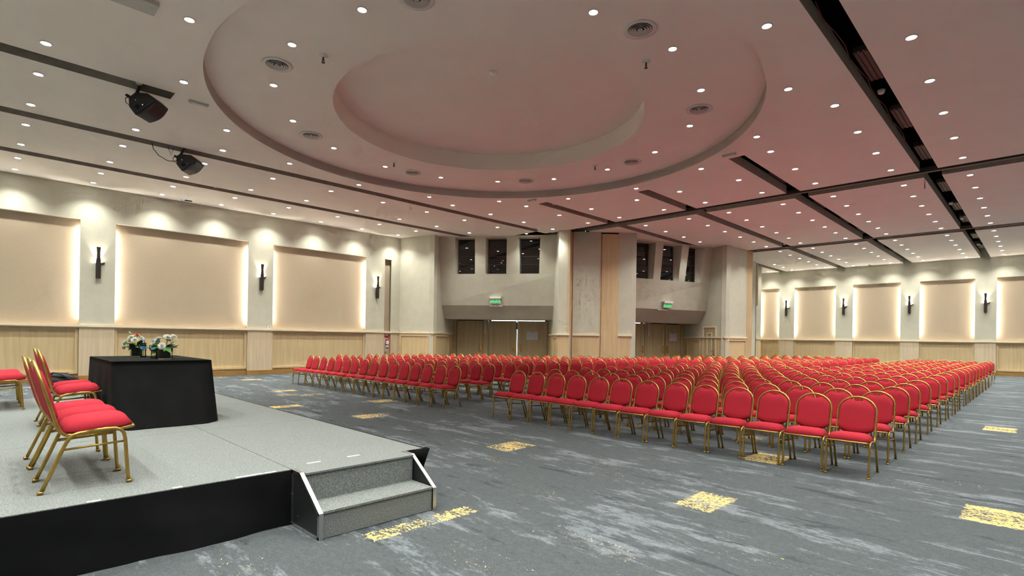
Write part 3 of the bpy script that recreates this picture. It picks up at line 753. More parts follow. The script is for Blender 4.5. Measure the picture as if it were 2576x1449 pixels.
# ------------------------------------------------------------------ small wall things
t = thing('thermostat', 'small white thermostat resting just above the rail of the long wall', 'thermostat', (8.03, YL, 1.80))
part('case', MB().box(-.06, .06, -.03, 0, -.035, .05), MT['white'], t); part('screen', MB().box(-.025, .025, -.033, -.03, .0, .03), MT['ink'], t)
t = thing('fire_extinguisher', 'red fire extinguisher with white label hanging near the hall corner', 'fire extinguisher', (13.24, YL + .055, .98))
part('cylinder', MB().lathe([(.05, 0), (.068, .015), (.07, .05), (.07, .40), (.055, .45), (.025, .475), (.022, .50)], 18, (0, -.16, 0)), MT['ext_red'], t, True)
part('label_sheet', MB().lathe([(.0712, .2), (.0712, .36)], 18, (0, -.16, 0), cap=False), MT['white'], t, True)
part('label_band', MB().lathe([(.0712, .06), (.0712, .15)], 18, (0, -.16, 0), cap=False), MT['greywhite'], t, True)
part('valve', MB().box(-.025, .025, -.185, -.135, .50, .54), MT['black'], t)
part('lever', MB().hexa([(-.01, -.17, .54), (.10, -.17, .57), (.10, -.15, .57), (-.01, -.15, .54)], [(-.01, -.17, .552), (.10, -.17, .60), (.10, -.15, .60), (-.01, -.15, .552)]), MT['black'], t)
part('hose', MB().tube([(-.02, -.16, .52), (-.08, -.17, .50), (-.095, -.18, .35), (-.085, -.18, .12)], .011, 8), MT['black'], t, True)
t = thing('extinguisher_sign', 'tall white and red extinguisher placard behind the red fire extinguisher', 'sign', (13.24, YL + .05, .84))
part('plate', MB().box(-.10, .10, -.012, 0, 0, .84), MT['white'], t)
part('red_symbol', MB().box(-.07, .07, -.015, -.012, .64, .74), MT['ext_red'], t); part('red_corner', MB().box(-.10, -.04, -.015, -.012, .76, .84), MT['ext_red'], t)

# ------------------------------------------------------------------ chairs (local: front +x, origin on the floor)
HW = .218
leg_path = [(.245, 0), (.238, .06), (.228, .20), (.219, .32), (.211, .363), (.193, .39), (.160, .404), (.10, .404), (.02, .397), (-.045, .389), (-.078, .379), (-.098, .358), (-.115, .33), (-.13, .296), (-.185, .155), (-.246, 0)]
back_path = [(.262, .408), (.20, .399), (.05, .386), (-.08, .377), (-.115, .381), (-.138, .396), (-.154, .424), (-.168, .462), (-.20, .58), (-.236, .715)]
def bx(z): return -.168 - (z - .462) * .2632
def arch_pts(n=12):
    o = []
    for i in range(1, n):
        a = PI * i / n
        z = .715 + .172 * math.sin(a); o.append((bx(z), -.203 * math.cos(a), z))
    return o
def m_front_leg(s):
    mb = MB().tube([(x, s * HW, z) for x, z in leg_path[:9]], .0125, 8)
    return mb.box(.230, .262, s * HW - .016, s * HW + .016, 0, .018)
def m_rear_leg(s):
    mb = MB().tube([(x, s * HW, z) for x, z in leg_path[8:]], .0125, 8)
    return mb.box(-.263, -.231, s * HW - .016, s * HW + .016, 0, .018)
def m_stretch(s): return MB().tube([(-.125, s * HW, .283), (.214, s * HW, .305)], .008, 6)
def m_seat_frame():
    mb = MB()
    for s in (-1, 1): mb.tube([(x, s * .203, z) for x, z in back_path[:5]], .0115, 8)
    mb.tube([(.262, -.203, .408), (.272, -.19, .409), (.278, 0, .409), (.272, .19, .409), (.262, .203, .408)], .0105, 6)
    mb.tube([(-.09, -.203, .372), (-.09, .203, .372)], .009, 6); mb.tube([(.14, -HW, .39), (.14, HW, .39)], .009, 6)
    return mb
def m_back_frame():
    a = [(x, -.203, z) for x, z in back_path[4:]]; b = [(x, .203, z) for x, z in reversed(back_path[4:])]
    return MB().tube(a + arch_pts() + b, .0118, 8)
def m_seat(nu=10, nv=10):
    mb = MB(); top = []; bot = []
    for j in range(nv + 1):
        v = -1 + 2 * j / nv
        for i in range(nu + 1):
            u = -1 + 2 * i / nu
            # rounded-square footprint
            k = 1 / max(1e-6, (abs(u) ** 5 + abs(v) ** 5) ** .2) * max(abs(u), abs(v)) if (u or v) else 1
            uu, vv = u * k, v * k
            x = .065 + .215 * uu; wy = .228 - .012 * (1 - uu) * .5
            y = wy * vv
            zb = .4 + .055 * (uu) * .3
            e_ = max(abs(u), abs(v))
            h = .052 * (1 - abs(uu) ** 5) * (1 - abs(vv) ** 5) ** .8 + .034 * (1 - e_ ** 12)
            top.append((x, y, zb + .006 + h)); bot.append((x - .012 * uu, y * .96, zb - .002))
    n = nu + 1; o = len(top)
    fs = []
    for j in range(nv):
        for i in range(nu):
            a = j * n + i
            fs.append((a, a + 1, a + n + 1, a + n)); fs.append((o + a, o + a + n, o + a + n + 1, o + a + 1))
    edge = [i for i in range(n)] + [j * n + nu for j in range(1, nv + 1)] + [nv * n + i for i in range(nu - 1, -1, -1)] + [j * n for j in range(nv - 1, 0, -1)]
    for k, a in enumerate(edge):
        b = edge[(k + 1) % len(edge)]; fs.append((a, o + a, o + b, b))
    return mb.add(top + bot, fs)
def m_back(nu=14, nv=9):
    front = []; rear = []
    for j in range(nv + 1):
        v = j / nv
        for i in range(nu + 1):
            u = -1 + 2 * i / nu
            y = .186 * math.sin(u * PI / 2) if True else .186 * u
            za = .712 + .158 * math.sqrt(max(0, 1 - (y / .19) ** 2))
            zd = .833 + 3.6 * y * y
            zt = min(za, zd) if abs(y) < .1 else min(za, zd + .0)
            zb = .445 + .055 * abs(y / .186) ** 3
            z = zb + (zt - zb) * v
            ed = max(abs(u) ** 4, abs(2 * v - 1) ** 6)
            t = .004 + .024 * (1 - ed) ** .6 if ed < 1 else .004
            front.append((bx(z) + t + .002, y, z)); rear.append((bx(z) - t * .55 - .002, y, z))
    n = nu + 1; o = len(front); fs = []
    for j in range(nv):
        for i in range(nu):
            a = j * n + i; fs.append((a, a + 1, a + n + 1, a + n)); fs.append((o + a, o + a + n, o + a + n + 1, o + a + 1))
    edge = [i for i in range(n)] + [j * n + nu for j in range(1, nv + 1)] + [nv * n + i for i in range(nu - 1, -1, -1)] + [j * n for j in range(nv - 1, 0, -1)]
    for k, a in enumerate(edge):
        b = edge[(k + 1) % len(edge)]; fs.append((a, o + a, o + b, b))
    return MB().add(front + rear, fs)
def make_chair():
    t = thing('banquet_chair', 'x', 'chair')
    part('seat', m_seat(), MT['red'], t, True); part('backrest', m_back(), MT['red'], t, True)
    part('back_frame', m_back_frame(), MT['gold'], t, True); part('seat_frame', m_seat_frame(), MT['gold'], t, True)
    for s in (-1, 1):
        part('leg', m_front_leg(s), MT['gold'], t, True); part('leg', m_rear_leg(s), MT['gold'], t, True); part('stretcher', m_stretch(s), MT['gold'], t, True)
    return reg(t)
def joined(mbs):
    o = MB()
    for q in mbs: o.add(q.v, q.f)
    return o
m_frame_all = joined([m_back_frame(), m_seat_frame()] + [f_(s) for s in (-1, 1) for f_ in (m_front_leg, m_rear_leg, m_stretch)])
def make_chair_far():
    t = thing('banquet_chair', 'x', 'chair')
    part('seat', m_seat(), MT['red'], t, True); part('backrest', m_back(), MT['red'], t, True); part('frame', m_frame_all, MT['gold'], t, True)
    return reg(t)

PITCH = .4835
seats = []   # x centre, y, row, seat no., side
for r, fx in enumerate([7.18, 8.27, 9.36, 10.37, 11.55, 12.75, 13.95, 15.1, 16.12]):
    for i in range(13): seats.append((fx + .245, 1.61 + PITCH * i, r + 1, 13 - i, 'open side'))
for r, fx in enumerate([17.53, 18.57, 19.67, 20.69, 21.74, 23.0, 24.3, 25.72, 27.6, 29.2]):
    for i in range(6): seats.append((fx + .245, 1.61 + PITCH * i, r + 10, 6 - i, 'open side'))
for r, (fx, y0_, y1_) in enumerate([(7.13, 9.375, 16.85), (8.5, 9.72, 17.5), (9.65, 9.66, 17.7), (10.95, 9.7, 17.9), (12.0, 9.74, 17.5), (13.15, 9.7, 17.2), (14.5, 9.76, 17.0), (15.6, 9.72, 14.4), (16.6, 9.76, 13.3)]):
    i = 0; pt = .49 if r == 0 else PITCH
    while y0_ + pt * i <= y1_ + .05: seats.append((fx + .245, y0_ + pt * i, r + 1, i + 1, 'door side')); i += 1
for r, (fx, y1_) in enumerate([(18.0, 11.85), (19.2, 11.9), (20.2, 12.0), (21.15, 12.0), (22.2, 11.9), (23.5, 11.6), (24.8, 9.95), (26.2, 9.9), (27.7, 9.95), (29.3, 10.0)]):
    i = 0
    while 5.6 + PITCH * i <= y1_ + .05: seats.append((fx + .245, 5.6 + PITCH * i, r + 10, i + 1, 'door side')); i += 1
seats.sort(key=lambda s: s[0] * fw.x + s[1] * fw.y)
NEAR, FULL = 292, 190
chair0 = make_chair(); chairF = make_chair_far()
rj = random.Random(5)
used0 = usedF = False
farlist = []
GRP = 'red banquet chairs in rows on the carpet'
for k, (x, y, row, no, side) in enumerate(seats):
    dx, dy, dr = rj.uniform(-.018, .018), rj.uniform(-.003, .003), rj.uniform(-.016, .016)
    if k >= NEAR: farlist.append((x + dx, y + dy, PI + dr)); continue
    lab = 'red banquet chair, %s row from the stage, %s seat off the aisle, %s' % (ORD[row], ORD[no], side)
    src = chair0 if k < FULL else chairF
    if (src is chair0 and not used0) or (src is chairF and not usedF):
        c = src; c.location = (x + dx, y + dy, 0); c.rotation_euler = (0, 0, PI + dr); c['label'] = lab
        if src is chair0: used0 = True
        else: usedF = True
    else: c = dup(src, (x + dx, y + dy, 0), PI + dr, lab)
    c['group'] = GRP
def low_tube_chair():
    fr_ = MB()
    fr_.tube([(x, -.203, z) for x, z in back_path[2:]] + arch_pts(8) + [(x, .203, z) for x, z in reversed(back_path[2:])], .0118, 5, False)
    for s in (-1, 1): fr_.tube([(x, s * HW, z) for x, z in leg_path[::2]], .0125, 4, False)
    fab = joined([m_seat(5, 5), m_back(8, 5)])
    return fr_, fab
fr_, fab = low_tube_chair()
vs = []; fs = []; mi = []; 
for (x, y, rz) in farlist:
    c, s = math.cos(rz), math.sin(rz)
    for src, k in ((fr_, 0), (fab, 1)):
        o = len(vs)
        vs += [(x + p[0] * c - p[1] * s, y + p[0] * s + p[1] * c, p[2]) for p in src.v]
        fs += [tuple(i + o for i in f) for f in src.f]; mi += [k] * len(src.f)
me = bpy.data.meshes.new('distant_banquet_chairs'); me.from_pydata(vs, [], fs); me.materials.append(MT['gold']); me.materials.append(MT['red'])
me.polygons.foreach_set('material_index', mi); me.polygons.foreach_set('use_smooth', [True] * len(fs)); me.update()
tag(link('distant_banquet_chairs', me), 'rearmost rows of red banquet chairs in front of the far wall', 'chairs', kind='stuff')

# ------------------------------------------------------------------ stage
ZS = .445
SX0, SX1, SY0, SY1 = -3.2, 3.14, 4.35, 11.62
stage = thing('stage', 'low grey carpeted stage platform with black cloth skirt', 'stage', (SX0, SY0, 0))
def stp(name, mb, m, sm=False, par=None):
    mb.v = [(a - SX0, b - SY0, c) for a, b, c in mb.v]; return part(name, mb, m, par or stage, sm)
xs_ = [SX0, -.6, 1.84, SX1]; ys_ = [SY0, 6.79, 9.12, SY1]
for i in range(3):
    for j in range(3):
        stp('deck_module', MB().box(xs_[i] + .003, xs_[i + 1] - .003, ys_[j] + .003, ys_[j + 1] - .003, ZS - .09, ZS), MT['stage_carpet'])
stp('substructure', MB().box(SX0 + .05, SX1 - .05, SY0 + .05, SY1 - .05, 0.0, ZS - .09), MT['black'])
def skirt(path, seed):
    q = random.Random(seed); ph = [q.uniform(0, 6) for _ in range(6)]
    vs = []; nz_ = 7; L_ = 0; pts = []
    for (a, b) in zip(path[:-1], path[1:]):
        a, b = V2(a), V2(b); d = (b - a); n_ = Vector((d.y, -d.x)).normalized(); k = max(2, int(d.length / .06))
        for i in range(k): pts.append((a + d * i / k, n_, L_ + d.length * i / k))
        L_ += d.length
    pts.append((V2(path[-1]), n_, L_))
    for (p, n_, s) in pts:
        for j in range(nz_):
            h = j / (nz_ - 1); amp = (1 - h) ** 1.2
            off = .006 + .02 * amp + amp * (.020 * math.sin(3.1 * s + ph[0]) + .012 * math.sin(7.7 * s + ph[1]) + .006 * math.sin(17 * s + ph[2] + 3 * h)) + .006 * math.sin(5 * s + 9 * h + ph[3]) * (1 - abs(2 * h - 1))
            vs.append((p.x + n_.x * off, p.y + n_.y * off, .004 + (ZS - .008) * h))
    fs = [(i * nz_ + j, i * nz_ + nz_ + j, i * nz_ + nz_ + j + 1, i * nz_ + j + 1) for i in range(len(pts) - 1) for j in range(nz_ - 1)]
    return MB().add(vs, fs)
stp('skirt', skirt([(SX0, SY0), (1.84, SY0)], 1), MT['skirt'], True)
stp('skirt', skirt([(2.96, SY0), (SX1 + .004, SY0)], 2), MT['skirt'], True)
stp('skirt', skirt([(SX1, SY0), (SX1, SY1)], 3), MT['skirt'], True)
stp('skirt', skirt([(SX1, SY1), (SX0, SY1)], 4), MT['skirt'], True)
stp('edge_binding', MB().box(SX1 - .002, SX1 + .022, SY0, SY1, ZS - .03, ZS - .001), MT['cloth'])
stp('skirt_corner_fold', MB().hexa([(2.99, 4.31, .30), (3.11, 4.29, .27), (3.15, 4.36, .27), (3.0, 4.345, .30)], [(2.93, 4.335, ZS - .012), (3.19, 4.30, ZS - .004), (3.20, 4.37, ZS + .001), (2.96, 4.349, ZS - .002)]), MT['cloth'], True)
for a, b, c in [(1.0, 1.06, 4.37), (.52, .59, 4.365), (1.42, 1.62, 4.37), (2.02, 2.14, 4.46), (2.40, 2.52, 4.47), (1.63, 1.72, 4.365)]: stp('tape_strip', MB().box(a, b, c - .008, c + .02, ZS, ZS + .0015), MT['tape'])
# steps
ST = thing('stage_steps', 'two-step grey carpeted stage stairs with black sides and aluminium edging', 'steps', (1.84, 3.84, 0))
X0, X1, YF, YM, YK = 1.84, 2.92, 3.84, 4.16, 4.52
def sp_(name, mb, m, sm=False, par=None):
    mb.v = [(a - 1.84, b - 3.84, c) for a, b, c in mb.v]; return part(name, mb, m, par or ST, sm)
sp_('riser', MB().box(X0 + .03, X1 - .03, YF + .015, YF + .04, 0.005, .195), MT['stage_carpet'])
sp_('tread', MB().box(X0 + .03, X1 - .03, YF + .004, YM + .01, .195, .212), MT['stage_carpet'])
sp_('riser', MB().box(X0 + .03, X1 - .03, YM, YM + .025, .212, .432), MT['stage_carpet'])
sp_('tread', MB().box(X0 + .03, X1 - .03, YM - .012, SY0 - .001, .432, .447), MT['stage_carpet'])
prof = [(YF, 0), (YF, .20), (4.19, .445), (YK if False else 4.345, .445), (4.345, 0)]
for x in (X0, X1):
    s_ = 1 if x == X0 else -1
    mb = MB()
    vs = [(x + .022 * s_ * k, p[0], p[1]) for k in (0, 1) for p in prof]
    nn = len(prof); fs = [tuple(range(nn)), tuple(range(2 * nn - 1, nn - 1, -1))] + [(i, nn + i, nn + (i + 1) % nn, (i + 1) % nn) for i in range(nn)]
    sd_ = sp_('side_panel', mb.add(vs, fs), MT['speaker'])
    E_ = .030
    def edge(p, q, w_=.026):
        p, q = Vector((0, p[0], p[1])), Vector((0, q[0], q[1])); d = (q - p).normalized(); n_ = Vector((0, -d.z, d.y))
        c = sum((Vector((0, a, b)) for a, b in prof), Vector()) / nn
        if n_.dot(c - p) < 0: n_ = -n_
        xa, xb = (x - .006 * s_), (x + .028 * s_)
        lo = [(xa, *(p - n_ * .004)[1:]), (xb, *(p - n_ * .004)[1:]), (xb, *(q - n_ * .004)[1:]), (xa, *(q - n_ * .004)[1:])]
        hi = [(xa, *(p + n_ * .003)[1:]), (xb, *(p + n_ * .003)[1:]), (xb, *(q + n_ * .003)[1:]), (xa, *(q + n_ * .003)[1:])]
        m1 = MB().hexa(lo, hi)
        xa2 = x - .006 * s_; xb2 = x - .001 * s_
        lo = [(xa2, *p[1:]), (xb2, *p[1:]), (xb2, *q[1:]), (xa2, *q[1:])]; hi = [(a, *(Vector((0, b, c_)) + n_ * w_)[1:]) for a, b, c_ in lo]
        m1.hexa(lo, hi); return m1
    for i in range(nn): sp_('edge_trim', edge(prof[i], prof[(i + 1) % nn]), MT['steel'])
    for (yy, zz) in [(4.22, .34), (4.21, .10), (3.87, .02), (4.33, .02), (4.1, .018), (4.33, .25), (3.86, .18)]:
        sp_('screw', MB().lathe([(.007, 0), (.006, .004), (.0001, .005)], 8, cap=False).xf(Matrix.Translation((x - .007 * s_, yy, zz)) @ Matrix.Rotation(-PI / 2 * s_, 4, 'Y')), MT['chrome'])

# stage chairs
G2 = 'red banquet chairs on the stage'
def stage_chair(x, y, lab, rz=0.0):
    c = dup(chair0, (x, y, ZS + .004), rz, lab); c['group'] = G2
for i in range(3): stage_chair(.565 + (0, .004, -.003)[i], 4.985 + .484 * i, 'red banquet chair on the stage, %s from the steps side in the front trio' % ORD[i + 1], (0, .01, -.008)[i])
for i in range(2): stage_chair(.775, 7.98 + .484 * i, 'red banquet chair on the stage drawn up to the black table, %s from the steps' % ORD[i + 1])
for i in range(3): stage_chair(.24, 10.33 + .484 * i, 'red banquet chair on the stage beyond the table, %s toward the long wall' % ORD[i + 1])

# ------------------------------------------------------------------ table and cloth
TX0, TX1, TY0, TY1, TZ = 1.11, 2.15, 7.60, 9.27, ZS + .765
tb = thing('conference_table', 'rectangular folding table hidden under the black cloth on the stage', 'table', ((TX0 + TX1) / 2, (TY0 + TY1) / 2, ZS + .0018))
hx, hy = (TX1 - TX0) / 2 - .01, (TY1 - TY0) / 2 - .01
part('table_top', MB().box(-hx, hx, -hy, hy, .715, .755), MT['wood_door'], tb)
for sx in (-1, 1):
    for sy in (-1, 1): part('leg', MB().tube([(sx * (hx - .06), sy * (hy - .06), 0), (sx * (hx - .06), sy * (hy - .06), .715)], .018, 8), MT['steel'], tb)
per = []
def addp(a, b, n, side):
    for i in range(n): per.append((lerp(V2(a), V2(b), i / n), side, i / n))
addp((TX0, TY0), (TX1, TY0), 26, 0); addp((TX1, TY0), (TX1, TY1), 36, 1); addp((TX1, TY1), (TX0, TY1), 26, 2); addp((TX0, TY1), (TX0, TY0), 36, 3)
nrm = [Vector((0, -1)), Vector((1, 0)), Vector((0, 1)), Vector((-1, 0))]
flare = [.36, .06, .10, .02]
np_ = len(per); rows = 12; vs = []
for j in range(rows + 1):
    h = j / rows
    for i, (p, sd_, t) in enumerate(per):
        c_in = min(t, 1 - t)
        # blend normals round the corners
        nb = nrm[sd_] * flare[sd_]
        if t < .12: nb = lerp(nrm[sd_] * flare[sd_], nrm[sd_ - 1] * flare[sd_ - 1] * 1.0, .5 * (1 - t / .12)) * 1.0
        if t > .88: nb = lerp(nrm[sd_] * flare[sd_], nrm[(sd_ + 1) % 4] * flare[(sd_ + 1) % 4], .5 * (t - .88) / .12)
        fold = h * (.014 * math.sin(i * .9) + .02 * math.sin(i * .37 + 1.3)) if sd_ in (1,) else h * (.012 if sd_ == 3 else .006) * math.sin(i * .5)
        corner = h * .045 * math.exp(-(min(c_in, 1) / .05) ** 2)
        n_ = (nb.normalized() if nb.length > 1e-6 else nrm[sd_])
        q = p + nb * (h ** 1.05) + n_ * (fold + corner)
        z = TZ - .004 - (TZ - ZS - .012) * h
        if h == 0: q = p
        if sd_ == 3 and t > .0: z += 0.10 * h * (1 if t < .94 else (1 - t) / .06)
        vs.append((q.x, q.y, z))
fs = [(j * np_ + i, (j + 1) * np_ + i, (j + 1) * np_ + (i + 1) % np_, j * np_ + (i + 1) % np_) for j in range(rows) for i in range(np_)]
fs = [tuple(reversed(f)) for f in fs]
o = len(vs); ins = .012
vs += [(min(max(p.x, TX0 + ins), TX1 - ins), min(max(p.y, TY0 + ins), TY1 - ins), TZ) for p, _, _ in per]
fs += [(i, (i + 1) % np_, o + (i + 1) % np_, o + i) for i in range(np_)]
fs.append(tuple(range(o, o + np_)))
tc_ = part('tablecloth', MB().add(vs, fs), MT['cloth'], None, True)
tag(tc_, 'black floor-length cloth draped over the table on the stage', 'tablecloth')

# ------------------------------------------------------------------ on the table
def rot_to(d):
    return Vector((0, 0, 1)).rotation_difference(Vector(d).normalized()).to_matrix().to_4x4()
def petal_flower(r, nrings, npet, seed):
    q = random.Random(seed); mb = MB()
    for k in range(nrings):
        el = math.radians(12 + 62 * k / max(1, nrings - 1)); ln = r * (1 - .35 * k / nrings)
        for i in range(npet):
            a = 2 * PI * (i + .5 * (k % 2)) / npet + q.uniform(-.1, .1); w_ = ln * .17
            d = Vector((math.cos(a) * math.cos(el), math.sin(a) * math.cos(el), math.sin(el))); s = Vector((-math.sin(a), math.cos(a), 0)); n_ = s.cross(d)
            tip = d * ln + Vector((0, 0, ln * .08))
            vs = [d * ln * .12 - s * w_ * .4, d * ln * .12 + s * w_ * .4, d * ln * .65 + s * w_ + n_ * .003, tip, d * ln * .65 - s * w_ + n_ * .003, d * ln * .55 - n_ * w_ * .5]
            mb.add(vs, [(0, 1, 5), (1, 2, 5), (2, 3, 5), (3, 4, 5), (4, 0, 5)])
    return mb
def leaf_mesh(ln, w_, bend):
    mb = MB(); vs = []
    for i in range(6):
        t = i / 5; ww = w_ * math.sin(PI * (t ** .8)) * .5 + .001; z = bend * t * t * ln
        vs += [(-ww, t * ln, -z), (0, t * ln, -z - ww * .35), (ww, t * ln, -z)]
    fs = []
    for i in range(5):
        a = 3 * i; fs += [(a, a + 1, a + 4, a + 3), (a + 1, a + 2, a + 5, a + 4)]
    return mb.add(vs, fs)
def arrangement(x, y, label, seed, flowers, buds=()):
    t = thing('flower_arrangement', label, 'flowers', (x, y, TZ + .001), -.1)
    S, H_ = .083, .125
    v = MB()
    for a in ((-S, -S + .006, -S, S), (S - .006, S, -S, S), (-S + .006, S - .006, -S, -S + .006), (-S + .006, S - .006, S - .006, S)): v.box(*a, 0, H_)
    v.box(-S + .006, S - .006, -S + .006, S - .006, 0, .008)
    part('glass_vase', v, MT['glass'], t)
    part('leaf_lining', MB().box(-S + .022, S - .022, -S + .022, S - .022, .01, H_ - .004), MT['leaf_dark'], t)
    q = random.Random(seed)
    for i in range(26):
        a = q.uniform(0, 2 * PI); el = q.uniform(-.25, .9); r = q.uniform(.02, .06)
        ln = q.uniform(.07, .13)
        lm = leaf_mesh(ln, ln * q.uniform(.4, .62), q.uniform(.1, .7))
        lm.xf(Matrix.Translation((r * math.cos(a), r * math.sin(a), H_ + .0 + q.uniform(0, .04))) @ Matrix.Rotation(a - PI / 2, 4, 'Z') @ Matrix.Rotation(el, 4, 'X') @ Matrix.Rotation(q.uniform(-.5, .5), 4, 'Y'))
        part('leaf', lm, MT['leaf'] if i % 3 else MT['leaf_dark'], t, True)
    for i, (fx, fy, fz, r, m_) in enumerate(flowers):
        d = Vector((fx, fy, fz * .6 + .02))
        fl = part('flower', petal_flower(r, 4, 13, seed + i).xf(Matrix.Translation((fx, fy, H_ + fz)) @ rot_to(d)), MT[m_], t)
        part('stem', MB().tube([(fx * .3, fy * .3, H_ - .02), (fx * .8, fy * .8, H_ + fz * .6), (fx * .95, fy * .95, H_ + fz)], .003, 5), MT['leaf'], fl)
    for (fx, fy, fz) in buds:
        b = part('bud', MB().lathe([(.0001, -.02), (.010, -.008), (.012, .006), (.007, .022), (.0001, .032)], 8, cap=False).xf(Matrix.Translation((fx, fy, H_ + fz)) @ rot_to((fx, fy, .1))), MT['bud'], t, True)
        part('stem', MB().tube([(fx * .2, fy * .2, H_), (fx * .8, fy * .8, H_ + fz * .7), (fx, fy, H_ + fz - .015)], .0025, 5), MT['leaf'], b)
# camera-right on the table is roughly (.7,-.7)
def rr(a, b, z): return (a * .707 + b * .707, -a * .707 + b * .707, z)
arrangement(1.72, 8.03, 'square glass vase of white chrysanthemums nearest the stage steps end of table', 21,
            [(*rr(.04, -.09, .04), .055, 'petal'), (*rr(.055, -.02, .145), .06, 'petal'), (*rr(.10, .03, .155), .05, 'petal'), (*rr(-.06, -.02, .12), .055, 'petal'), (*rr(-.09, 0, .075), .055, 'petal'), (*rr(0, .06, .12), .05, 'petal'), (*rr(-.12, -.04, .05), .045, 'petal'), (*rr(.14, -.02, .06), .03, 'petal')],
            [rr(.13, -.03, .09), rr(.15, .02, .05)])
arrangement(1.60, 9.02, 'square glass vase with white flowers and one pink bloom at table far end', 45,
            [(*rr(.02, -.06, .10), .055, 'petal'), (*rr(-.05, -.04, .135), .05, 'petal'), (*rr(-.13, -.04, .06), .05, 'petal'), (*rr(-.17, -.02, .0), .04, 'petal'), (*rr(-.11, .03, .10), .045, 'petal'), (*rr(.06, .0, .12), .05, 'petal'), (*rr(.02, -.02, .165), .042, 'petal_pink')],
            [rr(-.10, 0, .20), rr(-.07, .02, .15)])
def bottle(x, y, label, rz):
    t = thing('water_bottle', label, 'bottle', (x, y, TZ + .001), rz, 'water bottles on the stage table')
    part('bottle_body', MB().lathe([(.028, 0), (.034, .006), (.033, .05), (.030, .075), (.034, .10), (.034, .155), (.031, .175), (.016, .205), (.0135, .215), (.0135, .222)], 18), MT['glass'], t, True)
    part('water', MB().lathe([(.026, .004), (.031, .01), (.030, .05), (.0275, .075), (.031, .10), (.031, .15)], 16), MT['glass'], t, True)
    part('label_band', MB().lathe([(.0346, .112), (.0346, .152)], 18, cap=False), MT['lab_blue'], t, True)
    part('label_mark', MB().lathe([(.0349, .122), (.0349, .143)], 5, cap=False), MT['white'], t)
    part('cap', MB().lathe([(.0155, .222), (.0155, .242), (.0001, .243)], 16, cap=False), MT['cap_blue'], t, True)
bottle(1.60, 8.60, 'clear water bottle with blue label standing beside the far flower vase', .3)
bottle(1.66, 8.30, 'clear water bottle with blue cap half hidden behind the near flower vase', 1.0)
def goblet(x, y, label):
    t = thing('wine_glass', label, 'glass', (x, y, TZ + .001))
    part('foot_and_stem', MB().lathe([(.032, 0), (.030, .003), (.005, .008), (.004, .07), (.008, .078)], 18), MT['glass'], t, True)
    part('bowl', MB().lathe([(.004, .078), (.022, .09), (.032, .115), (.033, .14), (.029, .17), (.027, .17), (.031, .14), (.030, .117), (.020, .094), (.0001, .084)], 18, cap=False), MT['glass'], t, True)
goblet(1.71, 8.66, 'stemmed drinking glass right beside the far water bottle')
goblet(1.70, 8.44, 'stemmed drinking glass between the two water bottles')

# ------------------------------------------------------------------ bag by the wall
bg = thing('black_bag', 'soft black bag slumped on the carpet against the long wall', 'bag', (1.82, 20.72, 0))
mb = MB(); vs = []; fs = []
nu, nv = 18, 9
for j in range(nv + 1):
    ph = PI / 2 * j / nv
    for i in range(nu):
        a = 2 * PI * i / nu; wob = 1 + .10 * math.sin(3 * a + j) + .06 * math.sin(5 * a)
        vs.append((.42 * math.cos(a) * math.cos(ph) ** .6 * wob, .24 * math.sin(a) * math.cos(ph) ** .6 * wob, .01 + .27 * math.sin(ph) * (1 + .18 * math.cos(a + 2.4)) if j < nv else .27))
for j in range(nv):
    for i in range(nu): fs.append((j * nu + i, j * nu + (i + 1) % nu, (j + 1) * nu + (i + 1) % nu, (j + 1) * nu + i))
part('bag_body', mb.add(vs, fs), MT['bag'], bg, True)
part('strap', MB().tube([(-.3, -.05, .2), (-.2, -.2, .33), (.0, -.26, .26), (.25, -.28, .06), (.4, -.26, .03)], .018, 6), MT['bag'], bg, True)
part('flap', MB().hexa([(-.30, -.18, .20), (.12, -.24, .18), (.16, .0, .27), (-.28, .05, .29)], [(-.29, -.18, .235), (.12, -.24, .21), (.16, .0, .30), (-.28, .05, .325)]), MT['bag'], bg)

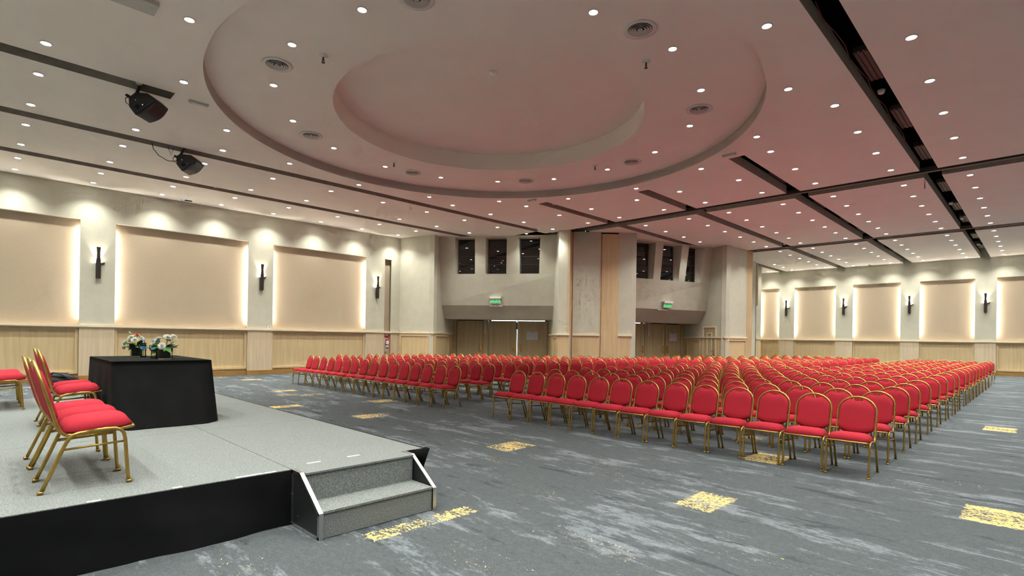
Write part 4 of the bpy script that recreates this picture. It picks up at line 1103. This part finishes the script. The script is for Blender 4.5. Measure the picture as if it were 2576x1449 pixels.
# ------------------------------------------------------------------ ceiling loudspeakers
def make_speaker(label, loc, rz, arm):
    """local x = to the right, y = away, z = up; end plate faces -y"""
    t = thing('ceiling_loudspeaker', label, 'loudspeaker', loc, rz)
    prof = [(-.235, .115), (-.11, .215), (.115, .20), (.265, .07), (-.105, -.205), (-.225, -.05)]
    D = .40
    def prism_y(pr, y0, y1):
        n = len(pr); vs = [(x, y0, z) for x, z in pr] + [(x, y1, z) for x, z in pr]
        return MB().add(vs, [tuple(range(n)), tuple(range(2 * n - 1, n - 1, -1))] + [(i, n + i, n + (i + 1) % n, (i + 1) % n) for i in range(n)])
    cab = part('cabinet', prism_y(prof, -D / 2, D / 2), MT['speaker'], t)
    bv = cab.modifiers.new('bevel', 'BEVEL'); bv.width = .015; bv.segments = 2
    a, b = Vector((.265, .07)), Vector((-.105, -.205)); d = b - a; n_ = Vector((-d.y, d.x)).normalized()
    if n_.dot(a) < 0 and n_.dot(b) < 0: n_ = -n_
    n_ = n_ if n_.dot((a + b) / 2) > 0 else -n_
    pr = [a + d * .04 - n_ * .0] + [a + d * (.04 + .92 * i / 8) + n_ * (.012 + .055 * math.sin(PI * i / 8)) for i in range(9)] + [a + d * .96]
    part('front_grille', prism_y([(p.x, p.y) for p in pr], -D / 2 + .02, D / 2 - .02), MT['grille'], t)
    part('plate_recess', MB().box(-.06, .02, -D / 2 - .004, -D / 2 - .001, -.12, -.04).xf(Matrix.Rotation(.6, 4, 'Y')), MT['black'], t)
    hp = part('carry_handle', MB().box(-.0, .004, -.06, .06, -.022, .022).xf(Matrix.Translation((-.175, 0, -.13)) @ Matrix.Rotation(-.63, 4, 'Y')), MT['black'], t)
    for y in (-D / 2 - .012, D / 2 + .012): part('yoke_arm', MB().hexa([(-.27, y - .006, .13), (.055, y - .006, -.055), (.08, y - .006, -.02), (-.245, y - .006, .17)], [(-.27, y + .006, .13), (.055, y + .006, -.055), (.08, y + .006, -.02), (-.245, y + .006, .17)]), MT['speaker'], t)
    part('yoke_bar', MB().box(-.275, -.235, -D / 2 - .018, D / 2 + .018, .13, .17), MT['speaker'], t)
    for x, z in ((-.085, .06), (.045, -.025)): part('bolt', MB().lathe([(.013, 0), (.012, .006), (.0001, .007)], 8, cap=False).xf(Matrix.Translation((x, -D / 2 - .018, z)) @ Matrix.Rotation(PI / 2, 4, 'X')), MT['chrome'], t)
    part('drop_bracket', MB().tube([(-.255, 0, .15), (-.235, 0, .24), arm], .028, 8), MT['speaker'], t)
    part('clamp', MB().box(-.29, -.21, -.05, .05, .10, .22), MT['speaker'], t)
    part('cable', MB().tube([(-.24, -.1, -.02), (-.33, -.12, .05), (-.36, -.1, .14), (-.29, -.05, .2), (-.22, .03, .3), arm], .007, 6), MT['black'], t, True)
    return t
rzs = yaw - PI / 2
make_speaker('black angled loudspeaker hanging from the short ceiling slot beside the round recess', (2.25, 12.0, 5.77), rzs, (-.14, .0, .46))
make_speaker('black angled loudspeaker hanging from the long ceiling slot nearer the long wall', (3.77, 15.3, 5.78), rzs + .1, (-.10, .0, .46))
lw = [(2.95, 15.29, 6.14), (2.98, 15.27, 5.98), (3.10, 15.26, 5.84), (3.28, 15.25, 5.76), (3.42, 15.25, 5.78), (3.52, 15.26, 5.86)]
tag(part('loose_cable', MB().tube(lw, .008, 6), MT['black'], None, True), 'loose black cable looping down beside the loudspeaker of the long slot', 'cable')
tag(part('loose_wire', MB().tube([(3.28, 15.3, 6.14), (3.36, 15.3, 5.92), (3.41, 15.3, 6.12)], .006, 6), MT['black'], None), 'short black wire bent in a V hanging from the long slot', 'cable')
